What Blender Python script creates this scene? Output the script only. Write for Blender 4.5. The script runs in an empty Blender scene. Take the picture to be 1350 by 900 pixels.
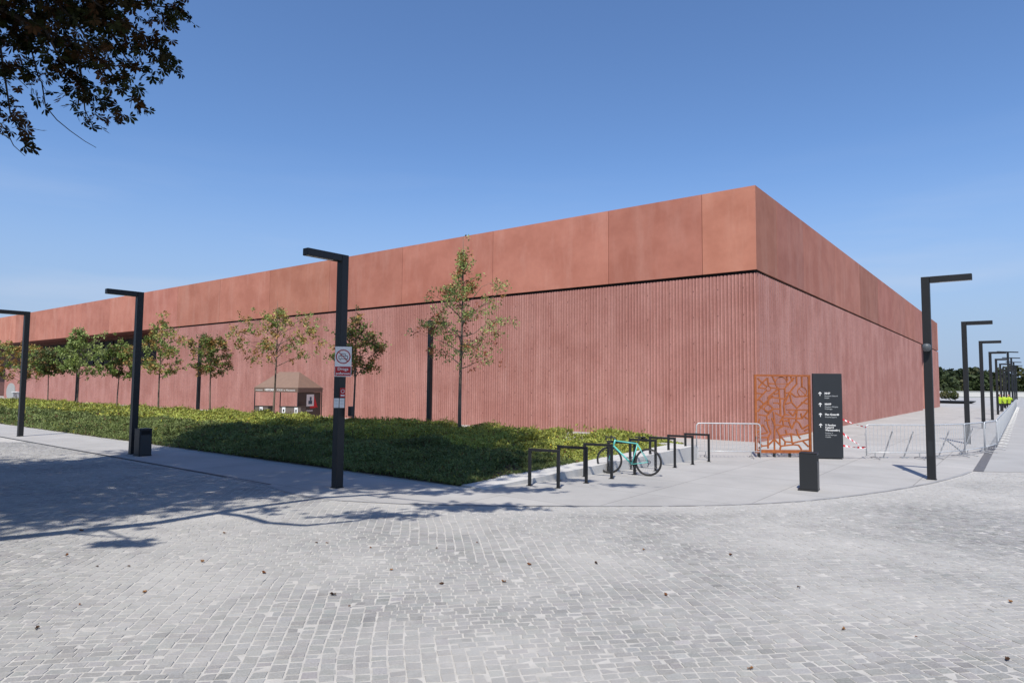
import bpy, bmesh, math, random
import numpy as np
from mathutils import Vector, Matrix
random.seed(7)
rng = np.random.default_rng(11)
R = math.radians
scene = bpy.context.scene
C = scene.collection

# ------------------------------------------------------------------ camera
cam_d = bpy.data.cameras.new('camera'); cam = bpy.data.objects.new('camera', cam_d); C.objects.link(cam)
cam_d.sensor_width = 36; cam_d.lens = 23.19; cam_d.clip_start = 0.1; cam_d.clip_end = 5000
pit, roll = R(3.8045), R(0.5244)
Rt = Vector((1, 0, 0)); Up = Vector((0, -math.sin(pit), math.cos(pit))); Fw = Vector((0, math.cos(pit), math.sin(pit)))
r2 = Rt*math.cos(roll) + Up*math.sin(roll); u2 = -Rt*math.sin(roll) + Up*math.cos(roll)
cam.matrix_world = Matrix(((r2.x, u2.x, -Fw.x, 0), (r2.y, u2.y, -Fw.y, 0), (r2.z, u2.z, -Fw.z, 2.207), (0, 0, 0, 1)))
scene.camera = cam

# ------------------------------------------------------------------ sky and sun
SUN_EL = 57.8
sdir = Vector((0.277, 0.961, 0)).normalized()*math.cos(R(SUN_EL)) + Vector((0, 0, -math.sin(R(SUN_EL))))
world = bpy.data.worlds.new('World'); scene.world = world; world.use_nodes = True
nt = world.node_tree; nt.nodes.clear()
wo = nt.nodes.new('ShaderNodeOutputWorld'); bg = nt.nodes.new('ShaderNodeBackground')
sky = nt.nodes.new('ShaderNodeTexSky'); sky.sky_type = 'NISHITA'; sky.sun_disc = False
sky.sun_elevation = R(SUN_EL); sky.sun_rotation = R(196); sky.air_density = 1.0; sky.dust_density = 0.35; sky.ozone_density = 2.0
tc = nt.nodes.new('ShaderNodeTexCoord'); mp = nt.nodes.new('ShaderNodeMapping'); mp.inputs['Scale'].default_value = (1.2, 1.2, 9)
nz = nt.nodes.new('ShaderNodeTexNoise'); nz.inputs['Scale'].default_value = 2.2; nz.inputs['Detail'].default_value = 5
rp = nt.nodes.new('ShaderNodeMapRange'); rp.inputs[1].default_value = 0.48; rp.inputs[2].default_value = 0.75; rp.inputs[3].default_value = 0; rp.inputs[4].default_value = 0.5
sx = nt.nodes.new('ShaderNodeSeparateXYZ')
rz = nt.nodes.new('ShaderNodeMapRange'); rz.inputs[1].default_value = 0.03; rz.inputs[2].default_value = 0.33; rz.inputs[3].default_value = 1; rz.inputs[4].default_value = 0
mu = nt.nodes.new('ShaderNodeMath'); mu.operation = 'MULTIPLY'
mx = nt.nodes.new('ShaderNodeMixRGB'); mx.inputs[2].default_value = (4.6, 5.2, 6.4, 1)
nt.links.new(tc.outputs['Generated'], mp.inputs[0]); nt.links.new(mp.outputs[0], nz.inputs['Vector'])
nt.links.new(nz.outputs[0], rp.inputs[0]); nt.links.new(tc.outputs['Generated'], sx.inputs[0]); nt.links.new(sx.outputs[2], rz.inputs[0])
nt.links.new(rp.outputs[0], mu.inputs[0]); nt.links.new(rz.outputs[0], mu.inputs[1]); nt.links.new(mu.outputs[0], mx.inputs[0])
tn_ = nt.nodes.new('ShaderNodeMixRGB'); tn_.blend_type = 'MULTIPLY'; tn_.inputs[0].default_value = 1.0; tn_.inputs[2].default_value = (0.82, 1.0, 1.24, 1)
nt.links.new(sky.outputs[0], tn_.inputs[1])
hz = nt.nodes.new('ShaderNodeMapRange'); hz.inputs[1].default_value = 0.0; hz.inputs[2].default_value = 0.34; hz.inputs[3].default_value = 0.9; hz.inputs[4].default_value = 0.0; hz.interpolation_type = 'SMOOTHSTEP'
hm = nt.nodes.new('ShaderNodeMixRGB'); hm.inputs[2].default_value = (2.75, 3.6, 5.2, 1)
nt.links.new(sx.outputs[2], hz.inputs[0]); nt.links.new(hz.outputs[0], hm.inputs[0]); nt.links.new(tn_.outputs[0], hm.inputs[1])
nt.links.new(hm.outputs[0], mx.inputs[1]); nt.links.new(mx.outputs[0], bg.inputs[0])
bg.inputs[1].default_value = 0.13
nt.links.new(bg.outputs[0], wo.inputs[0])
sd = bpy.data.lights.new('sun', 'SUN'); sd.energy = 4.9; sd.angle = R(0.53); sd.color = (1.0, 0.94, 0.845)
so = bpy.data.objects.new('sun', sd); C.objects.link(so); so.rotation_euler = sdir.to_track_quat('-Z', 'Y').to_euler()
vs = scene.view_settings; vs.view_transform = 'Standard'; vs.look = 'None'; vs.exposure = 0.0; vs.gamma = 1.0; vs.use_curve_mapping = False

# ------------------------------------------------------------------ materials
def rgb(h):
    h = h.lstrip('#'); c = [int(h[i:i+2], 16)/255 for i in (0, 2, 4)]
    return tuple(((x+0.055)/1.055)**2.4 if x > 0.04045 else x/12.92 for x in c) + (1,)
def mat(name, col, rough=0.7, metal=0.0, noise=0.0, scale=8.0, bump=0.0, bscale=60.0, attr=None, spec=0.5, col2=None, trans=0.0, stretch=None, detail=4):
    m = bpy.data.materials.new(name); m.use_nodes = True
    t = m.node_tree; N = t.nodes; L = t.links
    b = N['Principled BSDF']; b.inputs['Roughness'].default_value = rough; b.inputs['Metallic'].default_value = metal
    b.inputs['Specular IOR Level'].default_value = spec
    col = tuple(col)[:3] + (1,)
    out = None
    if attr:
        a = N.new('ShaderNodeAttribute'); a.attribute_name = attr; out = a.outputs['Color']
    tcn = N.new('ShaderNodeTexCoord'); mpn = N.new('ShaderNodeMapping')
    if stretch: mpn.inputs['Scale'].default_value = stretch
    L.new(tcn.outputs['Object'], mpn.inputs[0])
    if noise > 0:
        n = N.new('ShaderNodeTexNoise'); n.inputs['Scale'].default_value = scale; n.inputs['Detail'].default_value = detail
        L.new(mpn.outputs[0], n.inputs['Vector'])
        r = N.new('ShaderNodeMapRange'); r.inputs[1].default_value = 0.3; r.inputs[2].default_value = 0.7
        L.new(n.outputs[0], r.inputs[0])
        if col2:
            mm = N.new('ShaderNodeMixRGB'); mm.inputs[1].default_value = col; mm.inputs[2].default_value = tuple(col2)[:3]+(1,)
            L.new(r.outputs[0], mm.inputs[0])
            if out: L.new(out, mm.inputs[1])
            out = mm.outputs[0]
        else:
            r.inputs[3].default_value = 1-noise; r.inputs[4].default_value = 1+noise
            mm = N.new('ShaderNodeVectorMath'); mm.operation = 'SCALE'; mm.inputs[0].default_value = col[:3]
            if out: L.new(out, mm.inputs[0])
            L.new(r.outputs[0], mm.inputs['Scale']); out = mm.outputs[0]
    if out: L.new(out, b.inputs['Base Color'])
    else: b.inputs['Base Color'].default_value = col
    if bump > 0:
        n2 = N.new('ShaderNodeTexNoise'); n2.inputs['Scale'].default_value = bscale; n2.inputs['Detail'].default_value = 5
        L.new(mpn.outputs[0], n2.inputs['Vector'])
        bp = N.new('ShaderNodeBump'); bp.inputs['Strength'].default_value = bump; bp.inputs['Distance'].default_value = 0.01
        L.new(n2.outputs[0], bp.inputs['Height']); L.new(bp.outputs[0], b.inputs['Normal'])
    if trans > 0:
        td = N.new('ShaderNodeBsdfTranslucent'); ms = N.new('ShaderNodeMixShader'); ms.inputs[0].default_value = trans
        if out: L.new(out, td.inputs[0])
        else: td.inputs[0].default_value = col
        L.new(b.outputs[0], ms.inputs[1]); L.new(td.outputs[0], ms.inputs[2]); L.new(ms.outputs[0], N['Material Output'].inputs[0])
    return m

def M_concrete(name, base, dark, light, ribbed=False):
    m = mat(name, base, rough=0.85, spec=0.25); t = m.node_tree; N = t.nodes; L = t.links; b = N['Principled BSDF']
    tcn = N.new('ShaderNodeTexCoord')
    def noise(sc, stretch, d=5):
        mp = N.new('ShaderNodeMapping'); mp.inputs['Scale'].default_value = stretch; L.new(tcn.outputs['Object'], mp.inputs[0])
        n = N.new('ShaderNodeTexNoise'); n.inputs['Scale'].default_value = sc; n.inputs['Detail'].default_value = d; n.inputs['Roughness'].default_value = 0.6
        L.new(mp.outputs[0], n.inputs['Vector']); return n
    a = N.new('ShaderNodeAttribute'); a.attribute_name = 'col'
    def ramp(n, lo, hi, a0, a1):
        r = N.new('ShaderNodeMapRange'); r.inputs[1].default_value = lo; r.inputs[2].default_value = hi; r.inputs[3].default_value = a0; r.inputs[4].default_value = a1
        L.new(n.outputs[0], r.inputs[0]); return r
    n1 = ramp(noise(0.45, (1, 1, 1.3), 3), 0.38, 0.62, 0.0, 0.85); n2 = ramp(noise(1.1, (1, 1, 0.22), 4), 0.48, 0.70, 0.0, 0.5); n3 = ramp(noise(5 if not ribbed else 13, (1, 1, 1), 3), 0.3, 0.7, 0.88 if ribbed else 0.97, 1.12 if ribbed else 1.03)
    m1 = N.new('ShaderNodeMixRGB'); m1.inputs[1].default_value = base; m1.inputs[2].default_value = dark; L.new(n1.outputs[0], m1.inputs[0])
    m2 = N.new('ShaderNodeMixRGB'); m2.inputs[2].default_value = light; L.new(m1.outputs[0], m2.inputs[1]); L.new(n2.outputs[0], m2.inputs[0])
    v = N.new('ShaderNodeVectorMath'); v.operation = 'SCALE'; L.new(m2.outputs[0], v.inputs[0]); L.new(n3.outputs[0], v.inputs['Scale'])
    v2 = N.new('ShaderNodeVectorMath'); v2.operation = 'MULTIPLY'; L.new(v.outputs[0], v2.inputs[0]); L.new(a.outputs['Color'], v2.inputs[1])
    L.new(v2.outputs[0], b.inputs['Base Color'])
    nb = noise(35, (1, 1, 1)); bp = N.new('ShaderNodeBump'); bp.inputs['Strength'].default_value = 0.6 if ribbed else 0.12; bp.inputs['Distance'].default_value = 0.01
    L.new(nb.outputs[0], bp.inputs['Height']); L.new(bp.outputs[0], b.inputs['Normal'])
    return m

MBAND = M_concrete('band_concrete', (0.52, 0.215, 0.150, 1), (0.43, 0.165, 0.112, 1), (0.57, 0.285, 0.215, 1))
MRIB = M_concrete('ribbed_concrete', (0.45, 0.225, 0.195, 1), (0.38, 0.175, 0.148, 1), (0.54, 0.30, 0.265, 1), True)
MDARKGAP = mat('dark_gap', (0.012, 0.009, 0.009), 0.9)
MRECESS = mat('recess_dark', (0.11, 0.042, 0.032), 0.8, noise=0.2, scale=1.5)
MROOF = mat('roof_gravel', (0.25, 0.22, 0.2), 0.9, noise=0.2)
MBLACK = mat('black_painted_steel', (0.010, 0.011, 0.0125), 0.5, noise=0.12, scale=3, bump=0.05, bscale=90)
MBLACK2 = mat('anthracite_metal', (0.016, 0.018, 0.021), 0.55, noise=0.08, scale=2)
MLENS = mat('lamp_lens', (0.35, 0.35, 0.34), 0.3)
MRUST = mat('corten_steel', (0.41, 0.125, 0.032), 0.8, noise=0.3, scale=9, col2=(0.29, 0.08, 0.022), bump=0.2)
MWHITE = mat('white_print', (0.8, 0.8, 0.79), 0.55, noise=0.03)
MRED = mat('red_print', (0.42, 0.015, 0.02), 0.5, noise=0.05)
MGREYP = mat('grey_print', (0.5, 0.52, 0.53), 0.6, noise=0.05)
MSIGNBLK = mat('print_black', (0.03, 0.03, 0.03), 0.6)
MZINC = mat('galvanised_steel', (0.58, 0.60, 0.61), 0.45, metal=0.3, noise=0.12, scale=20)
MZINC2 = mat('worn_galvanised_steel', (0.40, 0.41, 0.42), 0.5, metal=0.5, noise=0.2, scale=14)
MTEAL = mat('turquoise_paint', (0.13, 0.55, 0.50), 0.3, noise=0.03)
MRUB = mat('rubber', (0.025, 0.025, 0.026), 0.8)
MRIM = mat('black_rim', (0.05, 0.05, 0.055), 0.35, metal=0.3)
MCHROME = mat('bright_metal', (0.6, 0.6, 0.62), 0.25, metal=0.9)
MKERB = mat('pale_kerb_concrete', (0.53, 0.52, 0.50), 0.85, noise=0.08, scale=3, bump=0.15)
MSOIL = mat('soil', (0.075, 0.045, 0.03), 0.95, noise=0.4, scale=3, bump=0.6, bscale=12)
MLEAF = mat('leaves', (0.1, 0.15, 0.03), 0.6, attr='col', trans=0.25, spec=0.3)
MLEAFDARK = mat('chestnut_leaves', (0.05, 0.05, 0.02), 0.6, attr='col', trans=0.08, spec=0.1)
MBARK = mat('bark', (0.16, 0.125, 0.095), 0.9, noise=0.35, scale=10, bump=0.6, bscale=30, stretch=(1, 1, 0.3))
MBARKD = mat('dark_bark', (0.05, 0.04, 0.032), 0.9, noise=0.35, scale=8, bump=0.5)
MTENT = mat('brown_canvas', (0.25, 0.165, 0.125), 0.85, noise=0.06, scale=4, trans=0.12)
MTENTD = mat('dark_brown_canvas', (0.085, 0.062, 0.05), 0.85, noise=0.08, scale=4)
MDARK = mat('dark_cloth', (0.008, 0.008, 0.009), 0.9)
MHIVIS = mat('hi_vis_fabric', (0.42, 0.58, 0.03), 0.7, noise=0.05)
MNAVY = mat('dark_workwear', (0.02, 0.022, 0.03), 0.85)
MSKIN = mat('skin', (0.55, 0.30, 0.21), 0.6)
MHAIR = mat('hair', (0.03, 0.02, 0.015), 0.8)

# ------------------------------------------------------------------ helpers
def tag(o, label=None, cat=None, group=None, kind=None):
    if label: o['label'] = label
    if cat: o['category'] = cat
    if group: o['group'] = group
    if kind: o['kind'] = kind
    return o
def empty(name, loc=(0, 0, 0), rz=0.0, label=None, cat=None, group=None):
    o = bpy.data.objects.new(name, None); C.objects.link(o); o.location = loc; o.rotation_euler = (0, 0, rz); o.empty_display_size = 0.1
    return tag(o, label, cat, group)
def copy_tree(o, parent=None):
    c = o.copy(); C.objects.link(c)
    if parent: c.parent = parent
    for ch in list(o.children): copy_tree(ch, c)
    return c
class MB:
    def __init__(s): s.v = []; s.f = []; s.c = []
    def add(s, v, f, col=None):
        n = len(s.v); s.v += [tuple(p) for p in v]; s.f += [tuple(i+n for i in q) for q in f]
        s.c += [col or (1, 1, 1)]*len(v); return s
    def box(s, c, d, rz=0, rot=None, col=None, bev=0.0):
        hx, hy, hz = d[0]/2, d[1]/2, d[2]/2
        if bev > 0:
            b = bev; P = []
            for z, k in ((-hz, b), (-hz+b, 0), (hz-b, 0), (hz, b)):
                x, y = hx-k, hy-k
                P += [(-x+(b if k == 0 else 0)*1, -y, z), (x-(b if k == 0 else 0), -y, z), (x, -y+(b if k == 0 else 0), z), (x, y-(b if k == 0 else 0), z),
                      (x-(b if k == 0 else 0), y, z), (-x+(b if k == 0 else 0), y, z), (-x, y-(b if k == 0 else 0), z), (-x, -y+(b if k == 0 else 0), z)]
            F = [tuple(reversed(range(8))), tuple(range(24, 32))]
            for r in range(3):
                for i in range(8):
                    j = (i+1) % 8; F.append((r*8+i, r*8+j, r*8+8+j, r*8+8+i))
        else:
            P = [(x, y, z) for z in (-hz, hz) for x, y in ((-hx, -hy), (hx, -hy), (hx, hy), (-hx, hy))]
            F = [(3, 2, 1, 0), (4, 5, 6, 7), (0, 1, 5, 4), (1, 2, 6, 5), (2, 3, 7, 6), (3, 0, 4, 7)]
        m = rot if rot is not None else Matrix.Rotation(rz, 3, 'Z')
        cv = Vector(c)
        return s.add([m @ Vector(p) + cv for p in P], F, col)
    def bar(s, a, b, w, h, up=(0, 0, 1), bev=0.0):
        a, b = Vector(a), Vector(b); d = (b-a); l = d.length; d.normalize()
        u = Vector(up); x = d; y = u.cross(x)
        if y.length < 1e-4: y = Vector((0, 1, 0)).cross(x)
        y.normalize(); z = x.cross(y)
        m = Matrix((x, y, z)).transposed()
        return s.box((a+b)/2, (l, w, h), rot=m, bev=bev)
    def tube(s, pts, rad, n=8, closed=False, caps=True):
        pts = [Vector(p) for p in pts]
        if not hasattr(rad, '__len__'): rad = [rad]*len(pts)
        k = len(pts); base = len(s.v); ref = None
        for i, p in enumerate(pts):
            if closed: t = pts[(i+1) % k] - pts[i-1]
            else: t = pts[min(i+1, k-1)] - pts[max(i-1, 0)]
            t.normalize()
            if ref is None:
                ref = t.cross(Vector((0, 0, 1)))
                if ref.length < 0.1: ref = t.cross(Vector((1, 0, 0)))
            ref = ref - t*ref.dot(t); ref.normalize(); q = t.cross(ref)
            for j in range(n):
                a = 2*math.pi*j/n; s.v.append(tuple(p + (ref*math.cos(a) + q*math.sin(a))*rad[i])); s.c.append((1, 1, 1))
        rings = k if closed else k-1
        for i in range(rings):
            i2 = (i+1) % k
            for j in range(n):
                j2 = (j+1) % n; s.f.append((base+i*n+j, base+i*n+j2, base+i2*n+j2, base+i2*n+j))
        if caps and not closed:
            s.f.append(tuple(base+j for j in reversed(range(n)))); s.f.append(tuple(base+(k-1)*n+j for j in range(n)))
        return s
    def torus(s, c, rad, r, axis='Y', n=40, m=8):
        c = Vector(c); P = []
        for i in range(n):
            a = 2*math.pi*i/n
            P.append(c + Vector((rad*math.cos(a), 0, rad*math.sin(a))))
        return s.tube(P, r, m, closed=True)
    def lathe(s, prof, n=16, c=(0, 0, 0)):
        base = len(s.v)
        for r_, z in prof:
            for j in range(n):
                a = 2*math.pi*j/n; s.v.append((c[0]+r_*math.cos(a), c[1]+r_*math.sin(a), c[2]+z)); s.c.append((1, 1, 1))
        for i in range(len(prof)-1):
            for j in range(n):
                j2 = (j+1) % n; s.f.append((base+i*n+j, base+i*n+j2, base+i*n+n+j2, base+i*n+n+j))
        return s
    def build(s, name, m, parent=None, smooth=False, col=False):
        me = bpy.data.meshes.new(name); me.from_pydata(s.v, [], s.f); me.materials.append(m)
        if col:
            a = me.color_attributes.new('col', 'FLOAT_COLOR', 'POINT')
            a.data.foreach_set('color', np.array([c[:3]+(1,) for c in s.c], dtype=np.float32).ravel())
        me.polygons.foreach_set('use_smooth', [bool(smooth)]*len(me.polygons))
        me.update()
        o = bpy.data.objects.new(name, me); C.objects.link(o)
        if parent: o.parent = parent
        return o
def npmesh(name, V, F, m, parent=None, cols=None, smooth=False):
    """V (n,3); F (k,4) or (k,3) index arrays"""
    me = bpy.data.meshes.new(name); n = len(V); k, w = F.shape
    me.vertices.add(n); me.vertices.foreach_set('co', np.ascontiguousarray(V, dtype=np.float32).ravel())
    me.loops.add(k*w); me.loops.foreach_set('vertex_index', np.ascontiguousarray(F, dtype=np.int32).ravel())
    me.polygons.add(k); me.polygons.foreach_set('loop_start', np.arange(0, k*w, w, dtype=np.int32)); me.polygons.foreach_set('loop_total', np.full(k, w, dtype=np.int32))
    me.update(calc_edges=True); me.materials.append(m)
    if cols is not None:
        a = me.color_attributes.new('col', 'FLOAT_COLOR', 'POINT')
        cc = np.ones((n, 4), dtype=np.float32); cc[:, :3] = cols; a.data.foreach_set('color', cc.ravel())
    me.polygons.foreach_set('use_smooth', [bool(smooth)]*k)
    o = bpy.data.objects.new(name, me); C.objects.link(o)
    if parent: o.parent = parent
    return o
def quads(name, P, m, parent=None, cols=None):
    """P (k,4,3); cols (k,3)"""
    k = len(P); F = np.arange(k*4).reshape(k, 4)
    return npmesh(name, P.reshape(-1, 3), F, m, parent, None if cols is None else np.repeat(cols, 4, axis=0))
def rand_dirs(n, zb=0.0):
    v = rng.normal(size=(n, 3)); v[:, 2] += zb; return v/np.linalg.norm(v, axis=1, keepdims=True)
def leaf_quads(C0, L, W, nz=0.4, dirs=None):
    """rhombic leaves centred at C0 (n,3)"""
    n = len(C0); a = rand_dirs(n) if dirs is None else dirs
    b = np.cross(a, rand_dirs(n, nz)); b /= np.linalg.norm(b, axis=1, keepdims=True)+1e-9
    L = np.broadcast_to(L, n)[:, None]; W = np.broadcast_to(W, n)[:, None]
    return np.stack([C0-a*L/2, C0+b*W/2-a*L*0.05, C0+a*L/2, C0-b*W/2-a*L*0.05], 1)
def sheet(name, pts, z, m, kind='structure', thick=None):
    mb = MB(); n = len(pts)
    if thick:
        mb.add([(p[0], p[1], z) for p in pts] + [(p[0], p[1], z-thick) for p in pts], [tuple(range(n))] + [(i, i+n, (i+1) % n+n, (i+1) % n) for i in range(n)])
    else: mb.add([(p[0], p[1], z) for p in pts], [tuple(range(n))])
    o = mb.build(name, m); o['kind'] = kind; return o
def text_mesh(s, size, m, parent, loc, rot, name='lettering', align='LEFT', bold=0.0, depth=0.002):
    cu = bpy.data.curves.new('t', 'FONT'); cu.body = s; cu.size = size; cu.align_x = align; cu.extrude = depth; cu.offset = bold
    o = bpy.data.objects.new('t', cu); C.objects.link(o)
    dg = bpy.context.evaluated_depsgraph_get(); me = bpy.data.meshes.new_from_object(o.evaluated_get(dg))
    bpy.data.objects.remove(o); me.materials.clear(); me.materials.append(m)
    q = bpy.data.objects.new(name, me); C.objects.link(q); q.parent = parent; q.location = loc; q.rotation_euler = rot
    return q

# ------------------------------------------------------------------ site axes
c0 = np.array([10.064, 26.874]); yaw = R(37.83)
dl = np.array([-math.cos(yaw), math.sin(yaw)]); dr = np.array([math.sin(yaw), math.cos(yaw)])
nl = -dr; nr = -dl            # outward normals of the two facades
H, HS = 10.60, 7.07
SH = np.array([0.174, 0.604])  # shadow shift per metre of height
def WL(t, o, z): p = c0 + dl*t + nl*o; return (p[0], p[1], z)
def WR(t, o, z): p = c0 + dr*t + nr*o; return (p[0], p[1], z)

# ------------------------------------------------------------------ ground
def M_paving():
    m = mat('paving', (0.5, 0.5, 0.49), 0.85, spec=0.3); t = m.node_tree; N = t.nodes; L = t.links; b = N['Principled BSDF']
    tcn = N.new('ShaderNodeTexCoord'); mp = N.new('ShaderNodeMapping'); mp.inputs['Rotation'].default_value = (0, 0, yaw)
    L.new(tcn.outputs['Object'], mp.inputs[0])
    br = N.new('ShaderNodeTexBrick'); br.offset = 0.0; br.inputs['Scale'].default_value = 1.0; br.inputs['Mortar Size'].default_value = 0.009
    br.inputs['Brick Width'].default_value = 2.1; br.inputs['Row Height'].default_value = 2.1; br.inputs['Mortar Smooth'].default_value = 0.2
    br.inputs['Color1'].default_value = (0.425, 0.415, 0.40, 1); br.inputs['Color2'].default_value = (0.395, 0.387, 0.375, 1); br.inputs['Mortar'].default_value = (0.20, 0.195, 0.185, 1)
    L.new(mp.outputs[0], br.inputs['Vector'])
    def nz(sc, lo, hi, d=6):
        n = N.new('ShaderNodeTexNoise'); n.inputs['Scale'].default_value = sc; n.inputs['Detail'].default_value = d; n.inputs['Roughness'].default_value = 0.65
        L.new(tcn.outputs['Object'], n.inputs['Vector'])
        r = N.new('ShaderNodeMapRange'); r.inputs[1].default_value = 0.3; r.inputs[2].default_value = 0.7; r.inputs[3].default_value = lo; r.inputs[4].default_value = hi
        L.new(n.outputs[0], r.inputs[0]); return r.outputs[0]
    v = N.new('ShaderNodeVectorMath'); v.operation = 'SCALE'; L.new(br.outputs[0], v.inputs[0]); L.new(nz(0.5, 0.86, 1.10), v.inputs['Scale'])
    v2 = N.new('ShaderNodeVectorMath'); v2.operation = 'SCALE'; L.new(v.outputs[0], v2.inputs[0]); L.new(nz(40, 0.92, 1.06, 3), v2.inputs['Scale'])
    L.new(v2.outputs[0], b.inputs['Base Color'])
    return m
MPAVE = M_paving()
MROAD = mat('road_concrete', (0.36, 0.357, 0.35), 0.85, noise=0.08, scale=0.8, spec=0.3)
MSAND = mat('joint_sand', (0.47, 0.455, 0.43), 0.95, noise=0.12, scale=6, bump=0.5, bscale=50, spec=0.2)
MGRASS = mat('far_grass', (0.09, 0.13, 0.04), 0.95, noise=0.3, scale=0.3)
def M_sett():
    m = mat('granite_setts', (0.3, 0.3, 0.3), 0.8, spec=0.35); t = m.node_tree; N = t.nodes; L = t.links; b = N['Principled BSDF']
    tcn = N.new('ShaderNodeTexCoord'); a = N.new('ShaderNodeAttribute'); a.attribute_name = 'col'
    def nz(sc, lo, hi, o0, o1, d=6, ro=0.6):
        n = N.new('ShaderNodeTexNoise'); n.inputs['Scale'].default_value = sc; n.inputs['Detail'].default_value = d; n.inputs['Roughness'].default_value = ro
        L.new(tcn.outputs['Object'], n.inputs['Vector'])
        r = N.new('ShaderNodeMapRange'); r.inputs[1].default_value = lo; r.inputs[2].default_value = hi; r.inputs[3].default_value = o0; r.inputs[4].default_value = o1
        L.new(n.outputs[0], r.inputs[0]); return r.outputs[0]
    sp = nz(55, 0.3, 0.7, 0.8, 1.2, 3)
    v = N.new('ShaderNodeVectorMath'); v.operation = 'SCALE'; L.new(a.outputs['Color'], v.inputs[0]); L.new(sp, v.inputs['Scale'])
    ad = N.new('ShaderNodeMath'); ad.operation = 'ADD'; ad.use_clamp = True
    L.new(nz(0.33, 0.38, 0.66, 0.0, 0.85, 4), ad.inputs[0]); L.new(nz(7, 0.5, 0.75, 0.0, 0.4, 8, 0.7), ad.inputs[1])
    mm = N.new('ShaderNodeMixRGB'); mm.inputs[2].default_value = (0.44, 0.43, 0.41, 1); L.new(ad.outputs[0], mm.inputs[0]); L.new(v.outputs[0], mm.inputs[1])
    L.new(mm.outputs[0], b.inputs['Base Color'])
    n2 = N.new('ShaderNodeTexNoise'); n2.inputs['Scale'].default_value = 70; L.new(tcn.outputs['Object'], n2.inputs['Vector'])
    bp = N.new('ShaderNodeBump'); bp.inputs['Strength'].default_value = 0.35; bp.inputs['Distance'].default_value = 0.006
    L.new(n2.outputs[0], bp.inputs['Height']); L.new(bp.outputs[0], b.inputs['Normal'])
    return m
MSETT = M_sett()
sheet('ground', [(-3000, -3000), (3000, -3000), (3000, 3000), (-3000, 3000)], -0.03, MGRASS)
EDGE = [(-60.5, 57.85), (-20.32, 26.43), (-13.88, 21.3), (-9.65, 18.0), (-6.63, 15.66), (-5.22, 14.50), (-4.62, 13.75), (-4.04, 13.18), (-3.2, 12.72), (-2.0, 12.45), (-0.74, 12.36), (0.5, 12.36), (1.79, 12.40), (3.0, 12.48), (3.96, 12.61), (4.8, 12.83), (5.61, 13.1), (6.45, 13.5), (7.27, 13.98), (8.2, 14.56), (9.08, 15.18), (10.0, 15.87), (10.91, 16.65), (11.7, 17.35), (12.35, 18.0)]
plaza = EDGE + [(13.86, 17.88), (30, 17.0), (160, 17.0), (260, 240), (-260, 240), (-180, 150)]
sheet('plaza_pavement', plaza, 0.0, MPAVE)
sheet('cobble_bedding', [(-90, -30), (160, -30), (160, 60), (-90, 60)], -0.003, MSAND)
# road along the right facade
rs = np.array([12.75, 17.98])
rd = [rs, np.array([16.2, 17.78]), np.array([16.2, 17.78])+dr*0 + np.array([14, -0.8]), np.array([30.2, 16.98])+dr*210, rs+dr*210]
sheet('road', [tuple(p) for p in (rd[0], rd[2], rd[3], rd[4])], 0.004, MROAD)
# drain slots and dark strip
MSLOT = mat('drain_slot', (0.045, 0.045, 0.045), 0.7, noise=0.2)
def strip(name, a, b, w, z, m):
    a = np.array(a); b = np.array(b); d = (b-a)/np.linalg.norm(b-a); n = np.array([-d[1], d[0]])*w/2
    return sheet(name, [a-n, b-n, b+n, a+n], z, m)
strip('drain_channel', (-60.5, 57.87), (-5.25, 14.56), 0.11, 0.004, MSLOT)
strip('drain_grating', rs+dr*0.02-np.array([0.13, -0.02]), rs+dr*90-np.array([0.13, -0.02]), 0.24, 0.008, mat('grating', (0.13, 0.125, 0.125), 0.6, noise=0.15))
# smooth edging band beside the cobbles
mb = MB(); e = [np.array(p) for p in EDGE[4:]]
for i in range(len(e)-1):
    d = e[i+1]-e[i]; d /= np.linalg.norm(d); n = np.array([d[1], -d[0]])*0.07
    d2 = (e[min(i+2, len(e)-1)]-e[i+1]); d2 = d if np.linalg.norm(d2) < 1e-6 else d2/np.linalg.norm(d2)
    dp = (e[i]-e[i-1]) if i else d; dp = dp/np.linalg.norm(dp)
    na = (lambda q: np.array([q[1], -q[0]]))((d+dp)/np.linalg.norm(d+dp))*0.09; nb = (lambda q: np.array([q[1], -q[0]]))((d+d2)/np.linalg.norm(d+d2))*0.09
    mb.add([(*e[i], 0.005), (*(e[i]+na), 0.005), (*(e[i+1]+nb), 0.005), (*e[i+1], 0.005)], [(0, 1, 2, 3)])
o = mb.build('kerb_edging', mat('edging_steel', (0.30, 0.30, 0.30), 0.7, noise=0.2, scale=2)); o['kind'] = 'structure'

def in_poly(P, poly):
    x, y = P[:, 0], P[:, 1]; r = np.zeros(len(P), bool); n = len(poly)
    for i in range(n):
        x1, y1 = poly[i]; x2, y2 = poly[(i+1) % n]
        if y1 == y2: continue
        c = ((y1 > y) != (y2 > y)) & (x < (x2-x1)*(y-y1)/(y2-y1)+x1); r ^= c
    return r
def vnoise(P, sc, seed):
    """cheap smooth value noise in 2-D"""
    g = np.random.default_rng(seed).random((256, 256)); q = P/sc; i = np.floor(q).astype(int); f = q-i; f = f*f*(3-2*f)
    a = g[i[:, 0] % 256, i[:, 1] % 256]; b = g[(i[:, 0]+1) % 256, i[:, 1] % 256]; c = g[i[:, 0] % 256, (i[:, 1]+1) % 256]; d = g[(i[:, 0]+1) % 256, (i[:, 1]+1) % 256]
    return (a*(1-f[:, 0])+b*f[:, 0])*(1-f[:, 1])+(c*(1-f[:, 0])+d*f[:, 0])*f[:, 1]
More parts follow.
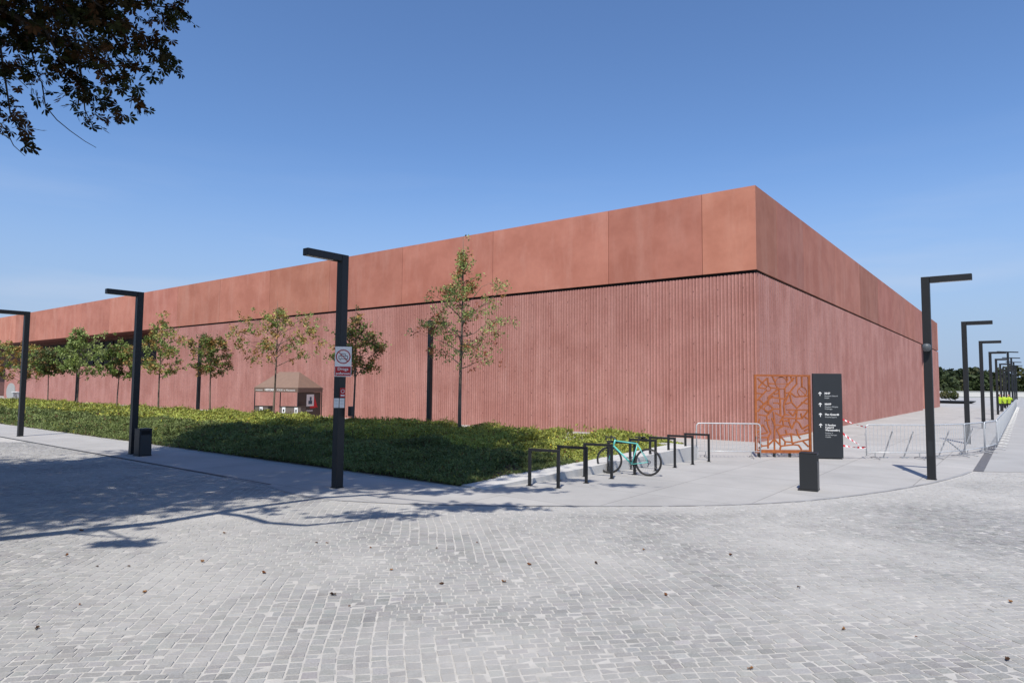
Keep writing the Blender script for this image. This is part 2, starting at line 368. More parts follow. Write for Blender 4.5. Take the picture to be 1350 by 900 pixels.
# granite setts
def setts():
    th = R(-8.4); eu = np.array([math.cos(th), -math.sin(th)]); ev = np.array([math.sin(th), math.cos(th)])   # across, away
    rec = []
    for O in (0, 1):
        j = -32.0
        while j < 34:
            wj = rng.uniform(0.088, 0.108) if O == 0 else rng.uniform(0.115, 0.138)
            n = 640; ln = rng.uniform(0.105, 0.165, n) if O == 0 else rng.uniform(0.075, 0.145, n); s = np.cumsum(ln) - 36 + rng.uniform(0, .1)
            cc = s - ln/2
            if O == 0: uv = np.stack([cc, np.full(n, j+wj/2)], 1); dim = np.stack([ln, np.full(n, wj)], 1)
            else: uv = np.stack([np.full(n, j+wj/2), cc], 1); dim = np.stack([np.full(n, wj), ln], 1)
            rec.append(np.concatenate([uv, dim, np.full((n, 1), O)], 1)); j += wj
    A = np.concatenate(rec)
    s = (A[:, 0]+A[:, 1]*0.9)/2.7 + (vnoise(A[:, :2]+90, 2.5, 3)-.5)*0.5
    k = np.floor(s).astype(int) % 2; e1 = np.floor(s+0.022).astype(int) % 2; e2 = np.floor(s-0.022).astype(int) % 2
    A = A[np.where(A[:, 4] == 0, k == 0, (e1 == 1) | (e2 == 1))]
    W = A[:, :1]*eu + A[:, 1:2]*ev
    keep = (W[:, 1] > 2.2) & (W[:, 1] < 40) & (np.abs(W[:, 0]) < 1.05*W[:, 1]+4) & (W[:, 0] > -30)
    keep &= ~((W[:, 1] > 24))
    A, W = A[keep], W[keep]
    big = [(p[0]+0.0, p[1]-0.12) for p in plaza]
    inn = in_poly(W, big); 
    A, W = A[~inn], W[~inn]
    n = len(A); hx = A[:, 2]/2-0.0055; hy = A[:, 3]/2-0.0055
    base = np.array([[-1, -1], [1, -1], [1, 1], [-1, 1]], float)
    jit = rng.normal(0, 0.0035, (n, 4, 2))
    loc = base[None]*np.stack([hx, hy], 1)[:, None] + jit
    top = loc - base[None]*0.004
    def world(l):
        p = A[:, None, :2]+l; q = p.reshape(-1, 2)
        wob = np.stack([vnoise(q+50, 0.9, 5), vnoise(q+70, 0.9, 6)], 1)-.5; wob2 = np.stack([vnoise(q+20, 4, 8), vnoise(q+33, 4, 9)], 1)-.5
        q = q + wob*0.05 + wob2*0.13
        return (q[:, :1]*eu + q[:, 1:]*ev).reshape(n, 4, 2)
    B, T = world(loc), world(top)
    z0 = rng.normal(0.0005, 0.0016, (n, 1)); tx = rng.normal(0, 0.0011, (n, 1)); ty = rng.normal(0, 0.0011, (n, 1)); tilt = tx*base[None, :, 0]+ty*base[None, :, 1]
    V = np.zeros((n, 8, 3)); V[:, :4, :2] = B; V[:, 4:, :2] = T; V[:, :4, 2] = -0.011; V[:, 4:, 2] = z0 + tilt
    f = np.array([[4, 5, 6, 7], [0, 1, 5, 4], [1, 2, 6, 5], [2, 3, 7, 6], [3, 0, 4, 7]])
    F = (np.arange(n)[:, None, None]*8 + f[None]).reshape(-1, 4)
    g = np.clip(rng.normal(0.262, 0.022, (n, 1)), 0.17, 0.36); dark = (rng.random((n, 1)) < 0.04); g = np.where(dark, g*0.82, g)
    col = g*np.array([[1.01, 1.0, 0.975]]) * (1+rng.normal(0, 0.012, (n, 3)))*1.05
    E_ = np.array(EDGE[3:]); dm = np.full(n, 9.0)
    for i in range(len(E_)-1):
        d_ = E_[i+1]-E_[i]; tt = np.clip(((W-E_[i])@d_)/(d_@d_), 0, 1); dm = np.minimum(dm, np.linalg.norm(W-E_[i]-tt[:, None]*d_, axis=1))
    f_ = (np.clip(1-dm/(0.5+0.7*vnoise(W+77, 1.2, 71)), 0, 1)**0.7*0.85)[:, None]*(W[:, :1] > -3.5)
    col = col*(1-f_)+np.array([[0.44, 0.43, 0.41]])*f_
    o = npmesh('cobblestone_paving', V.reshape(-1, 3), F, MSETT, None, np.repeat(col, 8, axis=0)); o['kind'] = 'structure'
    print('setts', n)
setts()

# ------------------------------------------------------------------ museum building
bld = empty('museum_building', (c0[0], c0[1], 0), 0, 'long low museum hall of red pigmented concrete with ribbed walls under a smooth overhanging band', 'building')
def loc(P): return [(p[0]-c0[0], p[1]-c0[1], p[2]) for p in P]
def ribs(W, t0, t1, z0, z1, mb, flip=False, off=0.0, p=0.155):
    n = int(round((t1-t0)/p)); p = (t1-t0)/n; prof = []
    for i in range(n):
        a = t0+i*p; k = rng.uniform(-.006, .006); dd = rng.uniform(0.035, 0.05)
        q = rng.uniform(-.004, .003)
        if flip: prof += [(a, -.085), (a+p*0.36+k, -.085), (a+p*0.52+k, q), (a+p*0.88+k, q)]
        else: prof += [(a, -dd-.02), (a+p*0.24+k, -dd-.02), (a+p*0.55+k, q), (a+p*0.76+k, q)]
    prof.append((t1, -0.06))
    vs_ = []; fs = []
    for i in range(len(prof)-1):
        (ta_, oa), (tb_, ob) = prof[i], prof[i+1]; k = ({0: 0.40, 1: 0.80, 2: 1.22, 3: 0.80} if flip else {0: 0.70, 1: 0.92, 2: 1.24, 3: 0.88})[i % 4]*rng.uniform(0.94, 1.06)  # hammered ridges paler; groove floors darkened in colour to deepen their shade
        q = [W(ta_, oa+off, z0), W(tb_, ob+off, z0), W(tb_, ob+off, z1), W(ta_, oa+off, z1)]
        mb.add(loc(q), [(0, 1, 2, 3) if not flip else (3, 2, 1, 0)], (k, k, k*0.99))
ZW = HS-0.14
def holes(W, t0, t1, mb):
    for i in range(int((t1-t0)/0.155)):
        if i % 7 != 3: continue
        t = t0+0.155*i+0.155*0.655
        for z in np.arange(0.7, 6.8, 1.13): mb.add(loc([W(t+a_, 0.006, z+b_) for a_, b_ in ((-.02, -.02), (.02, -.02), (.02, .02), (-.02, .02))]), [(0, 1, 2, 3)], (0.36, 0.30, 0.32))
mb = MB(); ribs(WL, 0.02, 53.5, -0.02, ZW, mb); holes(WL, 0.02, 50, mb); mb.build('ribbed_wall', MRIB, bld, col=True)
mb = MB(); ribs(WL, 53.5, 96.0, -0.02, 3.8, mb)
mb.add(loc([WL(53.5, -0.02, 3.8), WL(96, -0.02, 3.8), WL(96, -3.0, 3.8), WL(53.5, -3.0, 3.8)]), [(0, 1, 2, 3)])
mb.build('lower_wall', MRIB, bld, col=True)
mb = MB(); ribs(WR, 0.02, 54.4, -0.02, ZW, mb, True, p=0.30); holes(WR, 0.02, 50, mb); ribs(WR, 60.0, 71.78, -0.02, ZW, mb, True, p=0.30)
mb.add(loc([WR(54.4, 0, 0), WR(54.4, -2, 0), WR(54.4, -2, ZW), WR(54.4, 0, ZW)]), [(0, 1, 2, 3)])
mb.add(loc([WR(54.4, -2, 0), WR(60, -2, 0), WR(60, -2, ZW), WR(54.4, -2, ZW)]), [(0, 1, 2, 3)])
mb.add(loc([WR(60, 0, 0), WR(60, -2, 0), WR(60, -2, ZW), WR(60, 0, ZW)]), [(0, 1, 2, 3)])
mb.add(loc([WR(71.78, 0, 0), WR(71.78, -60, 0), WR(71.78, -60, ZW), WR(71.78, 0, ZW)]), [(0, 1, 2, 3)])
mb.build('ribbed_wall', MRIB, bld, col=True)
# corner pier where the ribs of both faces meet
mb = MB()
mb.add(loc([WL(0.02, -.001, 0), WL(0.0, 0, 0), WR(0.02, -.001, 0), WL(0.02, -.001, ZW), WL(0.0, 0, ZW), WR(0.02, -.001, ZW)]), [(0, 1, 4, 3), (1, 2, 5, 4)])
mb.build('corner_pier', MRIB, bld, col=True)
# recess behind
mb = MB()
for t0, t1, z0 in ((53.5, 96.0, 3.8), (96.0, 150, 0.0)):
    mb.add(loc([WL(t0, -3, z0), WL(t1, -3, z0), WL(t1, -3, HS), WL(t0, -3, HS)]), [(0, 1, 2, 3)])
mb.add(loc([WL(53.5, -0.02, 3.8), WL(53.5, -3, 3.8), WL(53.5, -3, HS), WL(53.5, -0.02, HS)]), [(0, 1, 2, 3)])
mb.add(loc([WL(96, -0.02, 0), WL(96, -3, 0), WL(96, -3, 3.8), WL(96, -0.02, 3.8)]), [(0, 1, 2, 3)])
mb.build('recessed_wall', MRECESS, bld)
mb = MB()
for t in np.arange(56, 95.9, 2.6):
    P = WL(t, -2.9, 5.4); mb.box((P[0]-c0[0], P[1]-c0[1], 5.4), (2.3, 0.06, 2.6), rz=-yaw)
mb.build('window', mat('dark_glass', (0.01, 0.012, 0.015), 0.6, spec=0.2), bld)
# dark joint
mb = MB()
for W, L_ in ((WL, 53.5), (WR, 71.78)):
    mb.add(loc([W(0.16, -0.16, ZW-0.02), W(L_, -0.16, ZW-0.02), W(L_, -0.16, HS+0.02), W(0.16, -0.16, HS+0.02)]), [(0, 1, 2, 3)])
    mb.add(loc([W(0.0, -0.05, ZW), W(L_, -0.05, ZW), W(L_, -0.16, ZW+0.001), W(0.0, -0.16, ZW+0.001)]), [(0, 1, 2, 3)])
mb.build('shadow_joint', MDARKGAP, bld)
# upper band in panels
def band(W, joints, sgn, corner, name):
    mb = MB(); g = 0.012
    for i in range(len(joints)-1):
        a, b = joints[i], joints[i+1]; k = random.choice([0.86, 0.94, 1.0, 1.06, 0.90, 1.02]); col = (k, k*random.uniform(.97, 1.02), k*random.uniform(.96, 1.03))
        a2 = a if i == 0 else a+g; b2 = b-g
        o_ = -0.045
        if i == 0: a2 = 0.045
        P = loc([W(a2, o_, HS), W(b2, o_, HS), W(b2, o_, H), W(a2, o_, H), W(a2 if i else 0.05, -0.25 if i else -0.05, HS), W(b2, -0.25, HS), W(b2, -0.25, H), W(a2 if i else 0.05, -0.25 if i else -0.05, H)])
        mb.add(P, [(0, 1, 2, 3), (4, 5, 1, 0), (3, 2, 6, 7), (0, 3, 7, 4), (1, 5, 6, 2)], col)
    mb.build(name, MBAND, bld, col=True)
JL = [0, 2.35, 6.98] + [6.98+7.17*i for i in range(1, 21)]
JR = [0, 3.0, 7.6] + [7.6+7.13*i for i in range(1, 10)]
band(WL, JL, 1, 0, 'upper_band'); band(WR, JR, -1, 0, 'upper_band')
tl, tr = JL[-1], JR[-1]
mb = MB()
p1 = [WL(0.2, -0.2, H-0.15), WL(tl, -0.2, H-0.15)]
i_ = 0.2; q0 = c0+dl*i_+dr*i_; q1 = c0+dr*(tr-i_)+dl*i_; q2 = c0+dl*tl+dr*(tr-i_); q3 = c0+dl*tl+dr*i_
mb.add(loc([(q[0], q[1], H-0.2) for q in (q0, q1, q2, q3)]), [(0, 1, 2, 3)])
mb.build('roof', MROOF, bld)
mb = MB()
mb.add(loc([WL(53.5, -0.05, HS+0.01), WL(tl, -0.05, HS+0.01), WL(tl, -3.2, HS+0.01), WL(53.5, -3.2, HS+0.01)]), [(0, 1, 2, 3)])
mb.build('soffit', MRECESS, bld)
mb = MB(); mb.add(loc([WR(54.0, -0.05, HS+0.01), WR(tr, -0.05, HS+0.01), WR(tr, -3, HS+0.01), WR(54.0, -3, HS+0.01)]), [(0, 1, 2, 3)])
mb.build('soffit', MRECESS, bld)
mb = MB()
mb.add(loc([WR(tr, 0.0, HS), WR(tr, -60, HS), WR(tr, -60, H), WR(tr, 0.0, H)]), [(0, 1, 2, 3)])
mb.build('end_band', MBAND, bld, col=True)

# ------------------------------------------------------------------ street lamps
def make_lamp(h=5.0, arm=1.05, w=0.18):
    t = empty('street_lamp')
    m = MB(); m.box((0, 0, h/2), (w, w, h), bev=0.008); m.box((0, 0, 0.006), (w+0.03, w+0.03, 0.012)); m.build('pole', MBLACK, t)
    m = MB(); m.box((w/2+(arm-w)/2+0.002, 0, h-0.075), (arm-w, w-0.004, 0.15), bev=0.008); m.build('arm', MBLACK, t)
    m = MB(); m.box((w/2+arm*0.5, 0, h-0.153), (arm*0.62, w*0.55, 0.006)); m.build('light_panel', MLENS, t)
    m = MB(); m.box((0, -w/2-0.002, 0.75), (0.10, 0.006, 0.36), bev=0.002); m.build('service_door', MBLACK2, t)
    return t
aL = math.atan2(-0.79, -0.613); aR = math.atan2(-0.613, 0.79); aB = math.atan2(0.79, 0.613)
G1 = 'angular black street lamps with one arm'
specs = [((-3.70, 14.24), aL, 'angular black street lamp carrying the prohibition sign and small stickers on its pole'),
 ((-11.63, 20.46), aL, 'angular black street lamp standing right beside the black litter bin at the planting edge'),
 ((-19.62, 26.56), aL, 'angular black street lamp on the pavement at the far left edge of the photo'),
 ((-3.56, 28.7), aB, 'slim black street lamp behind the planting, half hidden by the tallest young tree'),
 ((-20.2, 42.7), aB, 'slim black street lamp behind the planting, beside the small round-crowned tree'),
 ((-36.8, 56.0), aB, 'farthest slim black lamp post behind the planting, just left of the green pointed tree'),
 ((10.34, 16.38), aR, 'tall black street lamp with a grey dome camera, nearest lamp on the right'),
 ((18.65, 27.12), aR, 'second black street lamp from the right corner, rising behind the crowd barriers'),
 ((26.96, 37.86), aR, 'third black street lamp of the receding row on the right'),
 ((35.27, 48.6), aR, 'fourth black street lamp of the receding row on the right'),
 ((43.58, 59.34), aR, 'fifth black street lamp of the receding row, just left of the workers in yellow vests'),
 ((51.89, 70.08), aR, 'sixth black street lamp of the receding row, behind the workers in yellow vests'),
 ((60.2, 80.82), aR, 'seventh and smaller looking black lamp of the receding row on the right'),
 ((68.5, 91.56), aR, 'last single-armed black lamp of the receding row before the double-armed lamps')]
proto = make_lamp(); lamps = []
for i, (p, a, lb) in enumerate(specs):
    o = proto if i == 0 else copy_tree(proto)
    o.location = (p[0], p[1], 0); o.rotation_euler = (0, 0, a); tag(o, lb, 'street lamp', G1); lamps.append(o)
# dome camera on the near right lamp
o = empty('dome_camera'); bpy.data.objects.remove(o)
m = MB(); m.lathe([(0.0, -0.10), (0.05, -0.09), (0.085, -0.05), (0.095, 0.0), (0.095, 0.05), (0.06, 0.09), (0.0, 0.10)], 16, c=(0, -0.19, 3.23))
dc = m.build('dome_camera', mat('grey_plastic', (0.09, 0.10, 0.11), 0.45), lamps[6], smooth=True)
m = MB(); m.box((0, -0.10, 3.34), (0.05, 0.16, 0.04)); m.build('bracket', MBLACK2, dc)
# double-armed mast lamps far down the road
GT = 'tall double-armed lamps at the end of the row'
tproto = empty('double_street_lamp')
m = MB(); m.box((0, 0, 4), (0.22, 0.22, 8), bev=0.01); m.build('pole', MBLACK, tproto)
m = MB(); m.box((0.12+0.92, 0, 7.92), (1.85, 0.2, 0.16)); m.build('arm', MBLACK, tproto)
m = MB(); m.box((-0.12-0.92, 0, 7.92), (1.85, 0.2, 0.16)); m.build('arm', MBLACK, tproto)
for i, (x, y, lb) in enumerate(((74.9, 99.5, 'tall double-armed black lamp, nearest and highest of the T-shaped ones on the right'), (89.4, 118, 'second of the T-shaped double-armed lamps, counted from the nearest'), (103.5, 136, 'third of the T-shaped double-armed lamps, counted from the nearest'), (118.4, 155, 'farthest and lowest looking of the T-shaped double-armed lamps'))):
    o = tproto if i == 0 else copy_tree(tproto); o.location = (x, y, 0); o.rotation_euler = (0, 0, 0.25); tag(o, lb, 'street lamp', GT)

# signs on the near left lamp: world facing the camera side
def sign_base(name, cx, cy, cz, rz, label, cat, group=None): return empty(name, (cx, cy, cz), rz, label, cat, group)
sg = sign_base('prohibition_sign', -3.60, 14.08, 2.68, R(10), 'white and red prohibition sign with a crossed out car, fixed high on the lamp post', 'sign')
m = MB(); m.box((0, 0, 0), (0.345, 0.012, 0.64), bev=0.003); m.build('plate', MWHITE, sg)
m = MB(); m.torus((0, -0.010, 0.105), 0.142, 0.011, n=40, m=6); m.bar((-0.10, -0.010, 0.205), (0.10, -0.010, 0.005), 0.012, 0.024, up=(0, 1, 0)); m.build('prohibition_ring', MRED, sg)
m = MB(); m.box((0, -0.0075, -0.205), (0.325, 0.003, 0.20)); m.build('red_panel', MRED, sg)
m = MB()
for p in ([(-.09, .06), (.09, .06)], [(-.09, .06), (-.09, .12)], [(.09, .06), (.09, .12)], [(-.09, .12), (.09, .12)], [(-.06, .12), (-.04, .165)], [(.06, .12), (.04, .165)], [(-.04, .165), (.04, .165)], [(-.05, .085), (-.03, .085)], [(.03, .085), (.05, .085)], [(-.075, .04), (-.045, .04)], [(.045, .04), (.075, .04)]):
    m.bar((p[0][0], -0.0075, p[0][1]), (p[1][0], -0.0075, p[1][1]), 0.003, 0.010, up=(0, 0.0, 1) if p[0][0] != p[1][0] else (1, 0, 0))
m.build('car_symbol', MSIGNBLK, sg)
text_mesh('Droga', 0.088, MWHITE, sg, (0, -0.0092, -0.185), (R(90), 0, 0), align='CENTER', bold=0.001)
text_mesh('pożarowa', 0.070, MWHITE, sg, (0, -0.0092, -0.275), (R(90), 0, 0), align='CENTER', bold=0.0012)
st = sign_base('sticker', -3.63, 14.105, 2.02, R(10), 'small red and white notice stuck on the lamp post below the prohibition sign', 'notice')
m = MB(); m.box((0.03, 0, 0), (0.11, 0.006, 0.20)); m.build('sheet', MRED, st)
m = MB(); m.torus((0.03, -0.004, 0.03), 0.035, 0.005, n=20, m=4); m.box((0.03, -0.004, -0.06), (0.08, 0.002, 0.03)); m.build('print', MWHITE, st)
for k, (dx, lb) in enumerate(((-0.065, 'left one of two small white paper notices on the lamp post'), (0.05, 'right one of two small white paper notices, directly under the red one'))):
    st = sign_base('paper_notice', -3.66+dx, 14.10+dx*0.17, 1.80, R(10), lb, 'notice', 'white notices on the lamp post')
    m = MB(); m.box((0, 0, 0), (0.10, 0.005, 0.20)); m.build('sheet', MWHITE, st)
    m = MB()
    for z in (0.07, 0.05, 0.03, -0.01, -0.03, -0.07): m.box((0, -0.0035, z), (0.075, 0.002, 0.006))
    m.build('print', mat('print_grey_ink', (0.25, 0.3, 0.33), 0.7), st)
bx = empty('junction_box', (-3.47, 14.25, 1.62), R(40), 'small black metal box mounted on the side of the lamp post with the signs', 'box')
m = MB(); m.box((0.03, 0, 0), (0.10, 0.12, 0.21), bev=0.006); m.build('housing', MBLACK2, bx)
m = MB(); m.box((0.03, -0.063, 0.0), (0.08, 0.006, 0.17)); m.build('cover', MBLACK, bx)

# ------------------------------------------------------------------ litter bins
def make_bin():
    t = empty('litter_bin')
    m = MB(); m.box((0, 0, 0.415), (0.35, 0.36, 0.77), bev=0.008); m.build('body', MBLACK2, t)
    m = MB(); m.box((-0.015, 0, 0.015), (0.40, 0.38, 0.03), bev=0.004); m.build('base_plate', MBLACK, t)
    m = MB(); m.box((0, 0, 0.807), (0.36, 0.37, 0.014), bev=0.003); m.build('lid', MBLACK, t)
    m = MB(); m.box((0.176, 0, 0.70), (0.006, 0.26, 0.11)); m.build('opening', MDARK, t)
    m = MB(); m.box((0.179, 0, 0.32), (0.010, 0.30, 0.58), bev=0.003); m.build('service_panel', mat('satin_grey', (0.035, 0.038, 0.04), 0.4), t)
    return t
b1 = make_bin(); b1.location = (6.49, 14.50, 0); b1.rotation_euler = (0, 0, R(-34)); tag(b1, 'slim black litter bin standing alone in front of the rusty screen and black sign panel', 'litter bin', 'black litter bins')
b1.rotation_euler = (0, 0, R(-31.5))
b2 = copy_tree(b1); b2.location = (-11.08, 20.02, 0); b2.rotation_euler = (0, 0, R(-38)); tag(b2, 'black litter bin at the foot of a lamp post beside the planting', 'litter bin')

# ------------------------------------------------------------------ bicycle racks
def make_rack():
    t = empty('bicycle_rack')
    w = 0.69
    for x in (0, w):
        m = MB(); m.box((x, 0, 0.41), (0.06, 0.06, 0.82), bev=0.003)
        m.box((x, 0, 0.004), (0.12, 0.12, 0.008)); m.build('leg', MBLACK, t)
    m = MB(); m.box((w/2, 0, 0.79), (w-0.061, 0.058, 0.058), bev=0.003); m.build('top_rail', MBLACK, t)
    return t
rk = make_rack()
rl = ['first black bicycle rack from the left, in front of the low planter corner', 'second black bicycle rack from the left, its rear leg behind the first rack', 'third black bicycle rack from the left, crossing the bicycle front wheel',
      'black bicycle rack that the turquoise bicycle leans against', 'black bicycle rack directly behind the rear wheel of the turquoise bicycle', 'third black bicycle rack from the right end of the row', 'second black bicycle rack from the right end of the row', 'last black bicycle rack at the right end, nearest the crowd barrier']
for i in range(8):
    o = rk if i == 0 else copy_tree(rk)
    o.location = (1.03+0.694*i, 14.47+0.762*i, 0); o.rotation_euler = (0, 0, math.atan2(0.32, -0.61)); tag(o, rl[i], 'bicycle rack', 'black bicycle racks in a row')

# ------------------------------------------------------------------ bicycle
bk = empty('bicycle', (3.40, 16.50, 0), math.atan2(0.43, -0.90), 'turquoise racing bicycle with black wheels leaning on a black rack', 'bicycle')
WB, RW = 1.0, 0.34
bk.rotation_euler = (R(3), 0, math.atan2(0.43, -0.90))
def wheel(x):
    m = MB(); m.torus((x, 0, RW), RW-0.014, 0.014, n=56, m=8); t = m.build('tyre', MRUB, None, smooth=True)
    w = empty('wheel'); w.parent = bk; t.parent = w
    m = MB(); m.tube([(x+(RW-0.04)*math.cos(a), 0, RW+(RW-0.04)*math.sin(a)) for a in np.linspace(0, 2*math.pi, 57)[:-1]], 0.014, 6, closed=True); m.build('rim', MRIM, w, smooth=True)
    m = MB(); m.tube([(x, -0.05, RW), (x, 0.05, RW)], 0.02, 10); m.build('hub', MCHROME, w)
    m = MB()
    for k in range(24):
        a = 2*math.pi*k/24+0.1; b = a+(0.35 if k % 2 else -0.35); s_ = 0.03 if k % 4 < 2 else -0.03
        m.tube([(x+0.018*math.cos(b), s_, RW+0.018*math.sin(b)), (x+(RW-0.045)*math.cos(a), 0, RW+(RW-0.045)*math.sin(a))], 0.0013, 4, caps=False)
    m.build('spokes', MCHROME, w)
wheel(0); wheel(WB)
BBk = (0.42, 0, 0.27); ST = (0.27, 0, 0.78); HT = (0.86, 0, 0.83); HB = (0.895, 0, 0.70)
m = MB()
m.tube([BBk, ST], 0.016, 10); m.tube([ST, HT], 0.016, 10); m.tube([BBk, HB], 0.021, 10); m.tube([(0.852, 0, 0.86), (0.90, 0, 0.68)], 0.022, 10)
for s_ in (-1, 1):
    m.tube([(0.40, 0.03*s_, 0.27), (0, 0.065*s_, RW)], 0.010, 8); m.tube([(0.275, 0.02*s_, 0.76), (0, 0.065*s_, RW)], 0.008, 8)
m.build('frame', MTEAL, bk, smooth=True)
m = MB()
for s_ in (-1, 1): m.tube([(0.90, 0.028*s_, 0.69), (0.925, 0.045*s_, 0.60), (WB, 0.05*s_, RW)], [0.013, 0.014, 0.009], 8)
m.tube([(0.90, -0.035, 0.69), (0.90, 0.035, 0.69)], 0.016, 8); m.build('fork', MTEAL, bk, smooth=True)
m = MB(); m.tube([ST, (0.235, 0, 0.93)], 0.0135, 10); m.build('seat_post', MRIM, bk)
m = MB()
P = []
for x, w, z in ((0.08, 0.065, 0.965), (0.14, 0.075, 0.96), (0.20, 0.055, 0.955), (0.27, 0.025, 0.955), (0.35, 0.02, 0.955)): P.append([(x, -w, z-0.012), (x, -w*0.6, z+0.008), (x, w*0.6, z+0.008), (x, w, z-0.012), (x, 0, z-0.03)])
vv = [p for r_ in P for p in r_]; ff = [(5*i+j, 5*i+(j+1) % 5, 5*i+5+(j+1) % 5, 5*i+5+j) for i in range(4) for j in range(5)] + [(0, 1, 2, 3, 4), (24, 23, 22, 21, 20)]
m.add(vv, ff); m.build('saddle', MRUB, bk)
m = MB(); m.box((0.12, 0, 0.885), (0.16, 0.08, 0.085), bev=0.02); m.build('saddle_bag', MDARK, bk)
m = MB(); m.tube([(0.852, 0, 0.86), (0.845, 0, 0.89), (0.93, 0, 0.915)], 0.014, 8)
m.build('stem', MRIM, bk)
m = MB(); m.tube([(0.93, -0.21, 0.915), (0.93, 0.21, 0.915)], 0.013, 8)
for s_ in (-1, 1): m.tube([(0.93, 0.21*s_, 0.915), (0.99, 0.215*s_, 0.915), (1.03, 0.215*s_, 0.88), (1.02, 0.215*s_, 0.82), (0.97, 0.215*s_, 0.79), (0.90, 0.215*s_, 0.785)], 0.014, 8)
m.build('handlebar', MRUB, bk, smooth=True)
for s_ in (-1, 1):
    m = MB(); m.tube([(1.0, 0.215*s_, 0.92), (1.045, 0.215*s_, 0.945)], 0.016, 8); m.tube([(1.035, 0.215*s_, 0.92), (1.055, 0.22*s_, 0.82)], 0.006, 6); m.build('brake_lever', MRUB, bk)
m = MB(); m.torus((0.42, -0.055, 0.27), 0.085, 0.006, n=32, m=5)
for k in range(5): a = k*2*math.pi/5; m.tube([(0.42, -0.055, 0.27), (0.42+0.08*math.cos(a), -0.055, 0.27+0.08*math.sin(a))], 0.007, 5)
for s_, a in ((-1, -1.9), (1, 1.24)):
    q = (0.42+0.17*math.cos(a), 0.075*s_, 0.27+0.17*math.sin(a)); m.tube([(0.42, 0.06*s_, 0.27), q], 0.010, 6); m.box((q[0], q[1]+0.045*s_, q[2]), (0.09, 0.07, 0.02))
m.build('crankset', MRIM, bk)
m = MB(); m.tube([(0.42, -0.055, 0.355), (0.0, -0.055, RW+0.04)], 0.004, 4); m.tube([(0.42, -0.055, 0.187), (0.03, -0.055, 0.22), (0.0, -0.055, RW-0.04)], 0.004, 4)
m.torus((0.0, -0.052, RW), 0.04, 0.012, n=16, m=5); m.tube([(0.0, -0.06, RW-0.03), (0.03, -0.06, 0.22)], 0.012, 6); m.build('chain', MRIM, bk)

# ------------------------------------------------------------------ planter kerb, soil, ground cover
PA = np.array([-1.05, 14.60]); nin = dr
def PL(t, w): p = PA + dl*t + nin*w; return p
kb = empty('planter_kerb', (-0.5, 14.17, 0), 0, 'pale concrete kerb rising in a wedge along the right side of the planting', 'kerb')
A0, A1 = np.array([-0.62, 14.12]), np.array([5.66, 20.20]); dk = (A1-A0)/np.linalg.norm(A1-A0); nk = np.array([-dk[1], dk[0]])
m = MB(); n = 6; Lk = np.linalg.norm(A1-A0)
for i in range(n):
    a, b = A0+dk*(Lk*i/n+(0.006 if i else 0)), A0+dk*(Lk*(i+1)/n); za, zb = 0.03+0.41*(i/n), 0.03+0.41*((i+1)/n)
    w0 = 0.82; ia, ib = a+nk*w0, b+nk*w0
    if i == 0: ia = np.array([-1.10, 14.66])
    m.add([(*a, 0), (*b, 0), (*ib, 0), (*ia, 0), (*a, za), (*b, zb), (*ib, zb), (*ia, za)], [(4, 5, 6, 7), (0, 1, 5, 4), (1, 2, 6, 5), (2, 3, 7, 6), (3, 0, 4, 7)])
o = m.build('kerb_wedge', MKERB); o.parent = kb; o.location = (0.5, -14.17, 0)
m = MB(); a = A1+nk*0.82; b = PL(0, 9.0); 
m.bar((*(A1+nk*0.82), 0.22), (*(A1+nk*0.82+dl*9), 0.20), 0.25, 0.44); o = m.build('rear_kerb', MKERB); o.parent = kb; o.location = (0.5, -14.17, 0)
def ch(t, w):
    P = np.stack([t, w], -1).reshape(-1, 2)
    n1 = vnoise(P+300, 1.1, 21).reshape(t.shape); n2 = vnoise(P+500, 3.2, 22).reshape(t.shape); n3 = vnoise(P+100, 0.45, 23).reshape(t.shape)
    rise = np.clip(w/8.0, 0, 1); right = np.clip((t+0.123*w)/1.2, 0.25, 1); left = 1-0.12*np.clip((t-30)/20, 0, 1)
    mound = np.clip(w/1.6, 0.25, 1)*(0.36*np.clip(n1-0.3, 0, 1)+0.11*n2+0.13*n3)
    return (0.03 + rise*0.31 + right*(0.05+mound))*left
def soil(t, w): return (0.01+0.31*np.clip(w/8.0, 0, 1)+0.03*vnoise(np.stack([t, w], -1).reshape(-1, 2)+300, 1.1, 21).reshape(t.shape))*(1-0.12*np.clip((t-30)/20, 0, 1))
